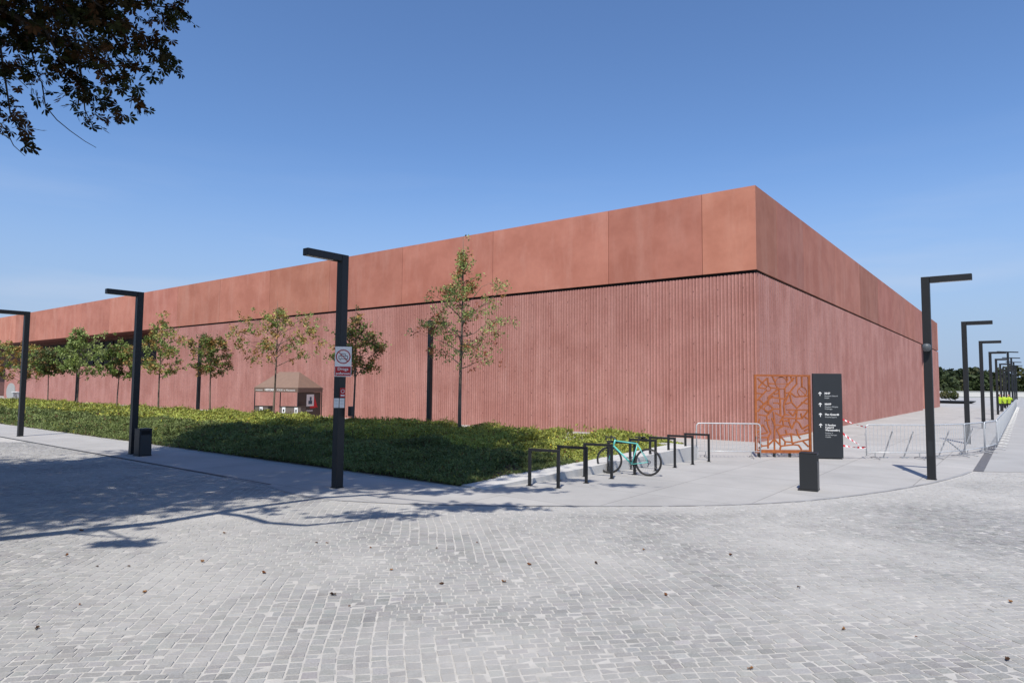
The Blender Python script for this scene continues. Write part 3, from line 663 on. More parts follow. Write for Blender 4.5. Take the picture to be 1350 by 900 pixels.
def cover():
    nt_, nw = 320, 60
    s = np.linspace(0, 1, nt_)**1.7*75; w = np.linspace(0.0, 9.2, nw)
    T, Wd = np.meshgrid(s, w, indexing='ij'); T = T - 0.123*Wd*(1-np.clip(T/5, 0, 1))
    Z = soil(T, Wd); Z[:, 0] = 0.0; Z[:, -1] = 0.0
    P = PA + T[..., None]*dl + Wd[..., None]*nin
    V = np.concatenate([P, Z[..., None]], -1).reshape(-1, 3)
    i, j = np.meshgrid(np.arange(nt_-1), np.arange(nw-1), indexing='ij'); q = (i*nw+j).ravel()
    F = np.stack([q, q+nw, q+nw+1, q+1], 1)
    o = npmesh('planting_bed', V, F, MSOIL, smooth=True); o['kind'] = 'structure'
    # foliage
    def sample(n, t0, t1):
        t = rng.uniform(t0, t1, n); w = rng.uniform(-0.10, 9.25, n); t = t-0.123*w*(t < 3); return t, w
    Q = []; K = []
    for n, t0, t1, L, Wl in ((115000, 0, 9, 0.115, 0.034), (90000, 9, 25, 0.14, 0.05), (80000, 25, 75, 0.19, 0.075)):
        t, w = sample(n, t0, t1)
        P2 = np.stack([t, w], 1)
        bare = 0.55*vnoise(P2+300, 1.1, 21) + 0.45*vnoise(P2+40, 0.6, 31) - 0.22*np.exp(-((t+.123*w-0.5)**2+(w-3.2)**2/4)/0.5) + 0.25*np.clip((t+.123*w)/1.6, 0, 1) + 0.12*np.clip(w/4, 0, 1)
        keep = (bare > 0.45) | (rng.random(n) < 0.12)
        t, w, P2 = t[keep], w[keep], P2[keep]; n = len(t)
        zs = soil(t, w); z = zs+(ch(t, w)-zs)*rng.uniform(0.0, 1.0, n)**0.6*1.1 + 0.01
        P = PA + t[:, None]*dl + w[:, None]*nin
        C3 = np.concatenate([P, z[:, None]], 1)
        jun = vnoise(P2+800, 2.0, 41)*0.6 + np.clip(1-(w-2.2)/3.0, 0, 1)*0.75 > 0.62     # feathery low shrubs towards the pavement
        d = rand_dirs(n, 0.9); dj = rand_dirs(n, 0.35)
        d = np.where(jun[:, None], dj, d)
        Lh = np.where(jun, L*1.35, L*0.8)*rng.uniform(.7, 1.3, n); Wh = np.where(jun, Wl*0.8, Wl*1.25)*rng.uniform(.7, 1.3, n)
        Q.append(leaf_quads(C3, Lh, Wh, 0.8, d))
        v = rng.uniform(0.65, 1.35, (n, 1)); patch = vnoise(P2+60, 1.5, 51)[:, None]
        cj = np.array([[0.17, 0.215, 0.07]])*(0.7+0.6*patch); cy = np.array([[0.33, 0.37, 0.085]])*(0.65+0.7*patch)
        col = np.where(jun[:, None], cj, cy)*v
        yel = (rng.random(n) < np.where(jun, 0.01, 0.10)) ; col[yel] = np.array([0.50, 0.45, 0.07])*v[yel]
        br = rng.random(n) < 0.05; col[br] = np.array([0.14, 0.075, 0.04])*v[br]
        K.append(col)
    # taller stalks along the back edge
    n = 12000; t = rng.uniform(0, 70, n); w = rng.uniform(6.5, 9.2, n); P2 = np.stack([t, w], 1)
    ok = vnoise(P2+11, 0.5, 61) > 0.55; t, w = t[ok], w[ok]; n = len(t); z = ch(t, w)*rng.uniform(0.9, 1.2, n)+0.04
    C3 = np.concatenate([PA + t[:, None]*dl + w[:, None]*nin, z[:, None]], 1)
    Q.append(leaf_quads(C3, 0.13, 0.035, 0.3, rand_dirs(n, 2.5))); K.append(np.array([[0.28, 0.29, 0.06]])*rng.uniform(.6, 1.5, (n, 1)))
    o = quads('ground_cover', np.concatenate(Q), MLEAF, None, np.concatenate(K))
    tag(o, 'low green and yellowish ground cover shrubs filling the long planting bed', 'ground cover', kind='stuff')
cover()

# ------------------------------------------------------------------ young trees
def young_tree(x, y, Ht, zb, rad, dens, pal, label, seed, spire=0.0, tilt=0.0, n_br=16, lsize=0.075, low=0):
    r_ = random.Random(seed); g = np.random.default_rng(seed)
    t = empty('young_tree', (x, y, 0), 0, label, 'tree', 'young street trees in the planting')
    top = Ht*0.94; m = MB(); pts = []; rads = []
    bx_, by_ = 0.0, 0.0
    for i in range(9):
        f = i/8; pts.append((bx_+tilt*f+0.03*math.sin(5*f+seed), by_+0.03*math.cos(4*f+seed), -0.05+top*f)); rads.append(0.055*(1-f)**0.8*(Ht/6.5)+0.006)
    m.tube(pts, rads, 8); m.build('trunk', MBARK, t, smooth=True)
    mb = MB(); tips = []
    def tp(f): 
        k = f*8; i = min(int(k), 7); a = Vector(pts[i]); b = Vector(pts[i+1]); return a.lerp(b, k-i)
    for i in range(n_br):
        f0 = (zb-0.25)/Ht + (0.90-(zb-0.25)/Ht)*((i+r_.random()*0.6)/n_br)
        z0 = f0*Ht; a = i*2.4+r_.uniform(-.4, .4)
        fz = (z0-zb)/(Ht-zb); prof = (math.sin(math.pi*min(1, max(0.18, (fz*0.95+0.16)))**0.8))**0.7
        if spire and fz > 0.5: prof *= spire
        L = rad*prof*r_.uniform(0.7, 1.15)
        p0 = tp(min(0.99, f0)); up = r_.uniform(0.3, 0.6); pp = [p0]
        for s_ in (0.33, 0.66, 1.0):
            pp.append(p0+Vector((math.cos(a)*L*s_+r_.uniform(-.06, .06), math.sin(a)*L*s_+r_.uniform(-.06, .06), L*up*(s_**0.8)*(1 if r_.random() < 0.8 else 0.3)+0.05)))
        mb.tube(pp, [0.02*(Ht/6.5), 0.014, 0.009, 0.004], 5)
        tips += [(pp[1], .25*L), (pp[2], .33*L), (pp[3], .33*L)]
        for q in range(3):
            s0 = pp[1].lerp(pp[3], r_.random()); aa = a+r_.uniform(-1.3, 1.3); e_ = s0+Vector((math.cos(aa), math.sin(aa), r_.uniform(-.1, .8)))*L*r_.uniform(0.25, 0.5)
            mb.tube([s0, e_], [0.008, 0.003], 4); tips.append((e_, 0.25*L)); tips.append((s0.lerp(e_, .5), 0.22*L))
    tips += [(tp(f), 0.16) for f in np.linspace(0.6, 1.0, 7)]
    mb.build('branches', MBARK, t)
    n_l = int(dens); cs = []; 
    for _ in range(n_l//14):
        p, s_ = r_.choice(tips)
        if spire and p[2] > zb+(Ht-zb)*0.52 and r_.random() < 0.5: continue
        c_ = np.array(p)+g.normal(0, 1, 3)*np.array([1, 1, 0.75])*max(0.1, s_*0.55)
        cs.append(c_+g.normal(0, 0.085, (14, 3)))
    cs = np.concatenate(cs); n = len(cs)
    d = g.normal(size=(n, 3)); d[:, 2] -= 0.4; d /= np.linalg.norm(d, axis=1, keepdims=True)
    Q = leaf_quads(cs, lsize*1.6*g.uniform(.7, 1.3, n), lsize*0.85*g.uniform(.7, 1.3, n), 0.6, d)
    cl = np.array(pal)[np.repeat(g.integers(0, len(pal), n//14+1), 14)[:n]]*g.uniform(0.6, 1.4, (n, 1))
    quads('crown', Q, MLEAF, t, cl)
    return t
GR = (0.19, 0.26, 0.065); LG = (0.31, 0.38, 0.13); YE = (0.46, 0.40, 0.12); OR = (0.36, 0.21, 0.07); BR = (0.20, 0.135, 0.055); DK = (0.10, 0.13, 0.045); RD = (0.34, 0.12, 0.06)
young_tree(-2.0, 26.0, 8.7, 3.3, 1.65, 6000, [GR, LG, LG, LG, LG, OR, RD], 'tallest young tree, its thin open crown ending in a spire against the ribbed wall', 4, spire=0.33, n_br=28, lsize=0.068)
young_tree(-7.13, 29.98, 6.1, 3.0, 1.15, 4000, [GR, GR, DK, BR, BR, OR], 'young tree with compact brownish crown just right of the signed lamp', 5, spire=0.6, n_br=20, lsize=0.085)
young_tree(-12.1, 33.8, 6.9, 3.5, 2.1, 4200, [LG, GR, YE, OR, OR], 'young tree with sparse yellowish crown standing in front of the brown tent', 17, spire=0.45, n_br=20, lsize=0.085)
young_tree(-17.2, 37.8, 5.5, 2.9, 1.05, 3700, [DK, GR, GR, OR, BR], 'small round-crowned young tree with brownish leaves, first tree left of the tent', 8, n_br=18, lsize=0.09)
young_tree(-22.2, 41.7, 6.9, 2.9, 1.7, 4300, [LG, GR, GR, YE, OR], 'young tree with loose light green crown just right of the lamp above the litter bin', 9, spire=0.6, n_br=20, lsize=0.10)
young_tree(-27.0, 45.4, 5.3, 2.8, 1.2, 4200, [DK, GR, GR, BR], 'young tree with dense dark round crown just left of the lamp above the litter bin', 10, n_br=20, lsize=0.11)
young_tree(-32.6, 49.7, 7.1, 2.8, 1.7, 5600, [GR, GR, LG, LG], 'bushy green young tree with a pointed top in the left part of the row', 12, spire=0.5, n_br=24, lsize=0.11)
young_tree(-37.5, 53.5, 5.4, 2.9, 1.25, 4400, [DK, DK, GR, BR], 'dark low-crowned young tree, second from the left in the row', 13, n_br=20, lsize=0.12)
young_tree(-42.6, 57.5, 6.0, 2.2, 2.2, 5000, [YE, OR, LG, GR, OR], 'leftmost young tree, with yellowing leaves hanging low', 14, n_br=22, lsize=0.125)

# ------------------------------------------------------------------ wayfinding screen and black sign
ws = empty('corten_screen', (7.80, 21.26, 0), math.atan2(0.06, 1.84), 'rusty steel openwork screen panel with abstract line pattern', 'screen')
SW, SB, ST_ = 1.83, 0.13, 2.63
m = MB(); d_ = 0.06
m.box((0.035, 0, (SB+ST_)/2), (0.07, d_, ST_-SB)); m.box((SW-0.035, 0, (SB+ST_)/2), (0.07, d_, ST_-SB)); m.box((SW/2, 0, ST_-0.03), (SW-0.142, d_, 0.06)); m.box((SW/2, 0, SB+0.05), (SW-0.142, d_, 0.10)); m.build('frame', MRUST, ws)
Z0 = lambda X, Y: (max(0.06, min(SW-0.06, (X-48)/(620-48)*SW)), 0, SB+(ST_-SB)*(845-Y)/(845-50))
seg = [((85, 90), (130, 135)), ((130, 135), (185, 85)), ((130, 135), (90, 185)), ((90, 185), (170, 195)), ((130, 135), (175, 170)), ((215, 185), (300, 190)), ((190, 140), (265, 145)), ((185, 85), (195, 165)),
 ((300, 190), (190, 280)), ((170, 215), (90, 300)), ((90, 300), (145, 350)), ((190, 280), (300, 290)), ((145, 350), (240, 265)), ((190, 280), (190, 360)),
 ((300, 190), (305, 295)), ((360, 185), (362, 295)), ((300, 295), (365, 295)), ((310, 295), (312, 470)), ((362, 295), (345, 370)), ((345, 370), (355, 455)), ((312, 470), (335, 480)), ((335, 480), (355, 455)), ((312, 360), (290, 340)), ((312, 400), (240, 400)),
 ((370, 175), (460, 80)), ((440, 190), (480, 145)), ((480, 70), (482, 150)), ((535, 70), (535, 175)), ((440, 190), (410, 230)), ((410, 230), (470, 275)), ((470, 275), (590, 265)), ((410, 230), (360, 330)), ((410, 230), (425, 330)), ((425, 330), (480, 390)),
 ((480, 390), (590, 290)), ((375, 408), (590, 408)), ((395, 425), (440, 470)), ((440, 470), (480, 400)), ((395, 495), (530, 495)), ((480, 400), (470, 520)), ((530, 495), (590, 420)), ((400, 495), (330, 490)),
 ((145, 350), (80, 430)), ((100, 380), (180, 340)), ((240, 400), (170, 470)), ((170, 470), (90, 460)), ((190, 430), (240, 395)), ((180, 340), (240, 400)), ((120, 390), (190, 430)), ((170, 470), (180, 560)), ((100, 500), (80, 560)), ((240, 430), (250, 560)), ((250, 560), (330, 570)),
 ((300, 540), (330, 490)), ((330, 490), (340, 570)), ((340, 570), (400, 580)), ((400, 540), (425, 600)), ((425, 600), (450, 540)), ((400, 540), (395, 495)), ((470, 520), (450, 540)), ((500, 540), (530, 600)), ((470, 520), (500, 540)), ((530, 600), (595, 560)), ((270, 610), (340, 570)),
 ((85, 600), (130, 560)), ((130, 560), (180, 640)), ((180, 560), (210, 640)), ((210, 640), (180, 690)), ((180, 640), (85, 660)), ((250, 560), (245, 690)), ((270, 610), (300, 670)),
 ((180, 690), (180, 800)), ((85, 730), (120, 775)), ((120, 775), (85, 800)), ((120, 775), (180, 770)), ((180, 770), (245, 705)), ((245, 690), (245, 815)), ((245, 705), (310, 775)), ((300, 670), (300, 760)), ((300, 670), (355, 730)), ((355, 730), (350, 775)), ((310, 775), (440, 760)), ((355, 730), (420, 735)), ((415, 650), (425, 745)), ((425, 745), (595, 705)), ((310, 775), (300, 810)), ((440, 760), (490, 765)), ((490, 765), (520, 810)), ((480, 640), (490, 670)), ((490, 670), (510, 700)), ((415, 650), (475, 665)), ((530, 720), (590, 780)), ((420, 735), (440, 760)), ((475, 665), (590, 640)), ((85, 690), (180, 690)), ((300, 670), (415, 650)), ((230, 60), (265, 130)), ((380, 60), (390, 110)), ((420, 60), (440, 120)), ((60, 240), (130, 250)), ((250, 250), (300, 240)), ((365, 240), (410, 230)), ((425, 330), (365, 350)), ((525, 330), (590, 345)),
 ((240, 340), (290, 340)), ((60, 320), (90, 300)), ((355, 455), (400, 460)), ((520, 440), (530, 495)), ((260, 440), (312, 470)), ((220, 490), (250, 560)), ((340, 520), (395, 520)), ((560, 480), (590, 500)), ((150, 520), (200, 510)), ((60, 640), (110, 620)), ((360, 610), (370, 650)), ((470, 600), (480, 640)), ((550, 620), (590, 600))]
m = MB()
for i, (a, b) in enumerate(seg): m.bar(Z0(*a), Z0(*b), 0.045, 0.040, up=(0, 1, 0.0001*i)) 
for X, Y, r_ in ((192, 193, 24), (325, 135, 60), (537, 222, 46), (190, 400, 40)):
    c_ = Z0(X, Y); rr_ = r_*SW/572
    m.tube([(c_[0]+rr_*math.cos(a), 0.003, c_[2]+rr_*math.sin(a)) for a in np.linspace(0, 2*math.pi, 25)[:-1]], 0.018, 6, closed=True)
m.bar(Z0(505, 190), Z0(568, 255), 0.02, 0.024, up=(0, 1, 0)); m.bar(Z0(268, 145), Z0(382, 145), 0.02, 0.022, up=(0, 1, 0))
m.build('lattice', MRUST, ws)
for x in (0.12, 0.62, 1.12, 1.65): m = MB(); m.box((x, 0, 0.065), (0.05, 0.10, 0.13)); m.build('foot', MBLACK2, ws)
bp_ = empty('wayfinding_panel', (9.60, 20.98, 0), math.atan2(-0.30, 0.82), 'tall dark grey wayfinding panel with white arrows and museum names', 'sign')
bp_.rotation_euler = (0, 0, R(-8)); bp_.location = (9.52, 20.95, 0)
m = MB(); m.box((0.445, 0, 1.35), (0.87, 0.10, 2.64), bev=0.005); m.build('panel', mat('anthracite_sheet', (0.017, 0.021, 0.026), 0.6, noise=0.06, scale=2), bp_)
m = MB(); m.box((0.445, 0, 0.012), (0.80, 0.08, 0.024)); m.build('plinth', MBLACK, bp_)
yT = -0.0525
rows = [(2.02, 'MHP', ['Muzeum Historii', 'Polski']), (1.68, 'MWP', ['Muzeum Wojska', 'Polskiego']), (1.36, 'Plac Gwardii', ['Guards Square'])]
def arrow(z):
    m = MB(); m.box((0.22, yT, z), (0.022, 0.003, 0.10)); 
    m.bar((0.22, yT, z+0.062), (0.176, yT, z+0.018), 0.003, 0.022, up=(0, 0, 1)); m.bar((0.22, yT-0.001, z+0.062), (0.264, yT-0.001, z+0.018), 0.003, 0.022, up=(0, 0, 1)); m.build('arrow', MWHITE, bp_)
for z, a, bb in rows:
    arrow(z)
    text_mesh(a, 0.082, MWHITE, bp_, (0.355, yT, z), (R(90), 0, 0), bold=0.0022)
    for k, s_ in enumerate(bb): text_mesh(s_, 0.058, MGREYP, bp_, (0.355, yT, z-0.072-0.065*k), (R(90), 0, 0))
arrow(1.03)
for k, s_ in enumerate(['X Pawilon', 'Cytadeli', 'Warszawskiej']): text_mesh(s_, 0.076, MWHITE, bp_, (0.355, yT, 1.03-0.078*k), (R(90), 0, 0), bold=0.002)
for k, s_ in enumerate(['Pavilion X', 'of the Warsaw', 'Citadel']): text_mesh(s_, 0.055, MGREYP, bp_, (0.355, yT, 0.79-0.062*k), (R(90), 0, 0))

# small utility box at the kerb end
ub = empty('floodlight_box', (5.72, 20.75, 0), R(-15), 'small grey box with a black front at the end of the planter kerb', 'box')
m = MB(); m.box((0, 0, 0.19), (0.24, 0.16, 0.38), bev=0.01); m.build('housing', mat('light_grey_plastic', (0.55, 0.56, 0.56), 0.5), ub)
m = MB(); m.box((0.03, -0.083, 0.17), (0.08, 0.012, 0.24)); m.build('front', MDARK, ub)

# ------------------------------------------------------------------ crowd barriers
def make_barrier(L=2.0):
    t = empty('crowd_barrier'); h = 1.07; r_ = 0.1
    pts = [(0, 0, 0.10), (0, 0, h-r_)] + [(r_-r_*math.cos(a), 0, h-r_+r_*math.sin(a)) for a in np.linspace(0.3, math.pi/2, 4)] + [(L-r_+r_*math.sin(a), 0, h-r_+r_*math.cos(a)) for a in np.linspace(0, math.pi/2-0.3, 4)] + [(L, 0, h-r_), (L, 0, 0.10)]
    m = MB(); m.tube(pts, 0.019, 8); m.tube([(0, 0, 0.20), (L, 0, 0.20)], 0.015, 6); m.build('frame', MZINC, t, smooth=True)
    m = MB()
    for x in np.linspace(0, L, 17)[1:-1]: m.tube([(x, 0, 0.20), (x, 0, h)], 0.0075, 5, caps=False)
    m.build('bars', MZINC, t)
    for x in (0.28, L-0.28):
        m = MB(); m.tube([(x, 0, 0.20), (x, 0, 0.06)], 0.016, 6); m.tube([(x-0.03, -0.30, 0.018), (x, -0.12, 0.055), (x, 0.12, 0.055), (x+0.03, 0.30, 0.018)], 0.016, 6); m.build('foot', MZINC2, t)
    m = MB(); m.tube([(-0.035, 0, 0.80), (-0.035, 0, 0.72)], 0.009, 5); m.tube([(-0.035, 0, 0.80), (0, 0, 0.80)], 0.009, 5); m.build('hook', MZINC2, t)
    return t
GB = 'grey steel crowd barriers'
def put_bar(o, p, q, lb):
    o.location = (p[0], p[1], 0); o.rotation_euler = (0, 0, math.atan2(q[1]-p[1], q[0]-p[0])); tag(o, lb, 'crowd barrier', GB)
bar0 = make_barrier(); bars = []
put_bar(bar0, (5.86, 21.0), (7.93, 20.95), 'steel crowd barrier between the last bicycle rack and the rusty screen')
near = [((11.22, 21.0), (13.2, 21.08), 'steel crowd barrier with red and white tape tied to it, right of the wayfinding panel'), ((13.25, 21.1), (15.0, 22.0), 'steel crowd barrier crossed by the nearest right lamp post'),
        ((15.03, 22.03), (16.6, 23.3), 'steel crowd barrier in front of the second right lamp post'), ((16.65, 23.35), (18.35, 25.0), 'steel crowd barrier just before the barrier line turns along the road')]
for p, q, lb in near: put_bar(copy_tree(bar0), p, q, lb)
words = ['first', 'second', 'third', 'fourth', 'fifth', 'sixth', 'seventh', 'eighth', 'ninth', 'tenth']
st0 = np.array([18.62, 25.45])
for k in range(36):
    p = st0+dr*2.06*k; q = p+dr*2.0
    lb = f'{words[k]} steel crowd barrier after the bend in the long line beside the road' if k < 10 else 'distant steel crowd barrier in the long line running beside the road towards the far trees'
    put_bar(copy_tree(bar0), p, q, lb)
# loose support struts leaning against the barriers
GS = 'steel struts leaning at the barriers'
def strut(a, b, lb):
    o = empty('steel_strut', (a[0], a[1], 0), 0, lb, 'strut', GS)
    m = MB(); m.tube([(0, 0, 0.03), (b[0]-a[0], b[1]-a[1], b[2])], 0.02, 6); m.build('tube', MZINC2, o)
    m = MB(); m.box((0, 0, 0.015), (0.22, 0.10, 0.03)); m.build('shoe', MZINC2, o)
strut((11.95, 21.35), (12.12, 21.12, 0.86), 'left one of two leaning struts behind the taped crowd barrier')
strut((12.62, 21.38), (12.80, 21.14, 0.86), 'right one of two leaning struts behind the taped crowd barrier')
strut((14.15, 22.0), (14.35, 21.75, 0.86), 'single leaning strut just right of the nearest right lamp post')
strut((15.55, 22.9), (15.75, 22.65, 0.9), 'bright leaning strut crossing the foot of the second right lamp post')
strut((15.5, 22.8), (14.4, 22.0, 0.55), 'dark strut lying low and slanted between the barriers')
# tapes
MT = mat('barrier_tape', (0.8, 0.8, 0.8), 0.5); t = MT.node_tree; N = t.nodes
a = N.new('ShaderNodeAttribute'); a.attribute_name = 'col'; t.links.new(a.outputs['Color'], N['Principled BSDF'].inputs['Base Color'])
def tape(a, b, sag, lb, tw, w=0.075):
    n = 120; a, b = Vector(a), Vector(b); m = MB(); pv = None; Lg = (b-a).length
    for i in range(n):
        f0, f1 = i/n, (i+1)/n; P = []
        for f in (f0, f1):
            c_ = a.lerp(b, f); c_.z -= sag*4*f*(1-f); an = tw*f*math.pi
            d_ = Vector((0, math.sin(an), math.cos(an)))*w/2; P.append((c_-d_, c_+d_))
        s_ = (f0*Lg/0.16) % 1.0
        m.add([P[0][0], P[1][0], P[1][1], P[0][1]], [(0, 1, 2, 3)], (0.62, 0.02, 0.03) if s_ < 0.5 else (0.85, 0.85, 0.85))
    o = m.build('barrier_tape', MT, None, col=True); tag(o, lb, 'barrier tape', 'red and white barrier tapes')
tape((10.42, 20.86, 1.24), (11.22, 20.98, 0.99), 0.02, 'topmost red and white tape between the dark panel and the crowd barrier', 0.9, 0.05)
tape((10.42, 20.86, 0.80), (11.22, 20.98, 0.36), 0.05, 'middle red and white tape sloping down from the dark panel to the barrier', 0.6)
tape((10.42, 20.86, 0.42), (11.22, 20.98, 0.36), 0.02, 'lowest red and white tape between the dark panel and the crowd barrier', 1.4, 0.06)

# ------------------------------------------------------------------ tent
tn = empty('market_tent', (-13.9, 41.3, 0), R(-20), 'brown pop-up tent with white lettering on its valance behind the planting', 'tent')
tw, td_, ze, zp = 3.25, 2.4, 1.95, 2.92
X0, X1, Y0, Y1 = -tw/2, tw/2, -td_/2, td_/2
m = MB()
rx0, rx1 = -0.75, 0.75
m.add([(X0, Y0, ze), (X1, Y0, ze), (X1, Y1, ze), (X0, Y1, ze), (rx0, 0, zp), (rx1, 0, zp)], [(0, 1, 5, 4), (1, 2, 5), (2, 3, 4, 5), (3, 0, 4)]); m.build('roof', MTENT, tn)
m = MB()
for a, b in (((X0, Y0), (X1, Y0)), ((X1, Y0), (X1, Y1)), ((X1, Y1), (X0, Y1)), ((X0, Y1), (X0, Y0))): m.bar((*a, ze-0.14), (*b, ze-0.14), 0.02, 0.28)
vl = m.build('valance', mat('brown_valance', (0.17, 0.115, 0.09), 0.85), tn)
text_mesh('muzeum', 0.15, MWHITE, vl, (X0+0.12, Y0-0.014, ze-0.2), (R(90), 0, 0)); text_mesh('HISTORII', 0.17, MWHITE, vl, (X0+0.80, Y0-0.014, ze-0.2), (R(90), 0, 0), bold=0.006)
text_mesh('POLSKI w Warszawie', 0.15, MWHITE, vl, (X0+1.70, Y0-0.014, ze-0.2), (R(90), 0, 0))
for x in (X0+0.03, X1-0.03):
    for y in (Y0+0.03, Y1-0.03): m = MB(); m.box((x, y, (ze-0.28)/2), (0.045, 0.045, ze-0.28)); m.build('pole', MBLACK2, tn)
m = MB(); m.box((X1-0.06, 0.0, 0.85), (0.02, td_-0.2, 1.62)); sp_ = m.build('side_wall', MTENTD, tn)
m = MB(); m.box((X1-0.046, 0.05, 1.18), (0.006, 0.72, 0.72)); m.build('poster', MWHITE, sp_)
m = MB(); m.add([(X1-0.040, 0.42, 0.82), (X1-0.040, 0.80, 0.70), (X1-0.040, 0.42, 1.5)], [(0, 1, 2)]); m.box((X1-0.046, 0.32, 0.76), (0.008, 0.56, 0.12)); m.build('red_triangle', mat('bright_red', (0.6, 0.02, 0.03), 0.6), sp_)
m = MB(); m.box((X1-0.038, 0.05, 1.05), (0.006, 0.36, 0.22)); m.box((X1-0.038, 0.08, 1.28), (0.007, 0.18, 0.22)); m.build('portrait', mat('slate_print', (0.06, 0.10, 0.14), 0.7), sp_)
text_mesh('muzeum', 0.18, MWHITE, sp_, (X1-0.045, -0.3, 0.5), (R(90), 0, R(90)), bold=0.003)
m = MB(); m.box((0.65, Y1-0.05, 0.95), (1.5, 0.02, 1.4)); m.build('back_wall', MTENTD, tn)
m = MB(); m.box((0.55, Y1-0.07, 1.16), (0.9, 0.02, 1.0)); m.build('dark_opening', MDARK, tn)
def counter(x, y, w, lb, npost):
    o = empty('counter', (x, y, 0), R(-20), lb, 'counter', 'brown promotional counters at the tent')
    m = MB(); m.box((0, 0, 0.40), (w, 0.5, 0.80), bev=0.02); m.build('skirt', mat('taupe_cloth', (0.15, 0.125, 0.105), 0.85), o)
    m = MB(); m.box((0, 0, 0.815), (w+0.06, 0.56, 0.03)); m.build('top', MTENTD, o)
    for k in range(npost):
        m = MB(); xx = (k-(npost-1)/2)*0.9; m.box((xx, -0.256, 0.60), (0.24, 0.008, 0.34)); p_ = m.build('poster', MWHITE, o)
        m = MB(); m.box((xx, -0.262, 0.57), (0.10, 0.004, 0.16)); m.build('print', MSIGNBLK, p_)
counter(-15.15, 40.6, 1.0, 'left brown counter under the tent with one white poster', 1); counter(-13.2, 40.0, 1.55, 'right brown counter under the tent with two white posters', 2)

# entrance details far left
ki = empty('red_kiosk', (-71.4, 88.5, 0), R(-20), 'red kiosk with blue top at the far left edge behind the planting', 'kiosk')
m = MB(); m.box((0, 0, 0.9), (3.2, 1.6, 1.8)); m.build('body', mat('kiosk_red', (0.35, 0.02, 0.02), 0.6), ki)
m = MB(); m.box((0, 0, 2.0), (3.4, 1.8, 0.4)); m.build('roof', mat('kiosk_blue', (0.12, 0.16, 0.45), 0.6), ki)
m = MB(); m.box((1.3, -0.82, 0.5), (0.25, 0.02, 1.0)); m.build('white_panel', MWHITE, ki)
ar = empty('grey_board', (-57.5, 76.0, 0), R(-30), 'rounded pale grey board leaning in front of the wall at the far left', 'board')
m = MB(); m.lathe([(0, -0.04), (1.0, -0.04), (1.0, 0.04), (0, 0.04)], 24, c=(0, 0, 0)); o = m.build('panel', mat('pale_grey_board', (0.35, 0.35, 0.33), 0.5), ar); o.rotation_euler = (R(90), 0, 0); o.location = (0, 0, 0.95)
m = MB(); m.box((0, 0, 0.05), (1.6, 0.5, 0.1)); m.build('foot', MGREYP, ar)
tb = empty('small_table', (-55.2, 74.0, 0), R(-30), 'small white table beside the grey board behind the planting at the far left', 'table')
m = MB(); m.box((0, 0, 0.98), (1.3, 0.7, 0.06)); m.build('table_top', MWHITE, tb)
for x in (-0.55, 0.55): m = MB(); m.box((x, 0, 0.475), (0.05, 0.5, 0.95)); m.build('leg', MGREYP, tb)

# ------------------------------------------------------------------ people by the barrier line
def person(x, y, rz, lb, pose, vest=True):
    p = empty('person', (x, y, 0), rz, lb, 'person', 'workers in yellow vests by the barrier line')
    me = bpy.data.meshes.new('body'); 
    V = [(0, 0, 0.95), (0, 0, 1.15), (0, 0, 1.38), (0, -0.01, 1.50), (0, -0.02, 1.62), (0, -0.02, 1.74),
         (0.19, 0, 1.40), (0.27, 0.02, 1.14), (0.26+pose*0.05, -0.16, 0.95), (0.26+pose*0.05, -0.20, 0.87), (-0.19, 0, 1.40), (-0.26, 0.03, 1.14), (-0.28, -0.08, 0.90), (-0.28, -0.10, 0.82),
         (0.10, 0, 0.88), (0.11, -0.03, 0.48), (0.12, 0.02, 0.08), (0.13, -0.12, 0.04), (-0.10, 0, 0.88), (-0.13, 0.0+pose*0.04, 0.48), (-0.16, 0.05, 0.08), (-0.17, -0.09, 0.04)]
    E_ = [(0, 1), (1, 2), (2, 3), (3, 4), (4, 5), (2, 6), (6, 7), (7, 8), (8, 9), (2, 10), (10, 11), (11, 12), (12, 13), (0, 14), (14, 15), (15, 16), (16, 17), (0, 18), (18, 19), (19, 20), (20, 21)]
    rad = [.15, .14, .15, .06, .095, .085, .075, .05, .038, .04, .075, .05, .038, .04, .095, .065, .045, .045, .095, .065, .045, .045]
    me.from_pydata(V, E_, []); o = bpy.data.objects.new('body', me); C.objects.link(o); o.parent = p
    md = o.modifiers.new('skin', 'SKIN'); sv = me.skin_vertices[0].data
    for i, r_ in enumerate(rad): sv[i].radius = (r_, r_*0.85)
    sv[0].use_root = True
    o.modifiers.new('sub', 'SUBSURF').levels = 1; o.modifiers['sub'].render_levels = 1; me.materials.append(MNAVY)
    m = MB(); m.lathe([(0.185, 0.84), (0.20, 1.0), (0.205, 1.2), (0.23, 1.40), (0.12, 1.50)], 14); v_ = m.build('vest', MHIVIS, p, smooth=True)
    for v in v_.data.vertices: v.co.y *= 0.72
    m = MB(); m.lathe([(0.0, 1.50), (0.07, 1.53), (0.088, 1.62), (0.08, 1.70), (0.0, 1.745)], 12, c=(0, -0.03, 0)); m.build('face', MSKIN, p, smooth=True)
    m = MB(); m.lathe([(0.093, 1.62), (0.10, 1.69), (0.07, 1.75), (0.0, 1.775)], 12, c=(0, 0.0, 0)); m.build('hair', MHAIR, p, smooth=True)
    for s_ in (-1, 1):
        m = MB(); m.tube([(0.2*s_, 0, 1.40), (0.275*s_, 0.02, 1.15)], [0.085, 0.065], 10); m.build('sleeve', MHIVIS, p, smooth=True)
person(49.05, 66.5, R(20), 'worker in a yellow vest standing leftmost of the three by the far barriers', 1)
person(49.8, 66.9, R(160), 'worker in a yellow vest in the middle of the three by the far barriers', -1)
person(50.5, 67.2, R(-60), 'worker in a yellow vest rightmost of the three, closest to the barrier line', 0)

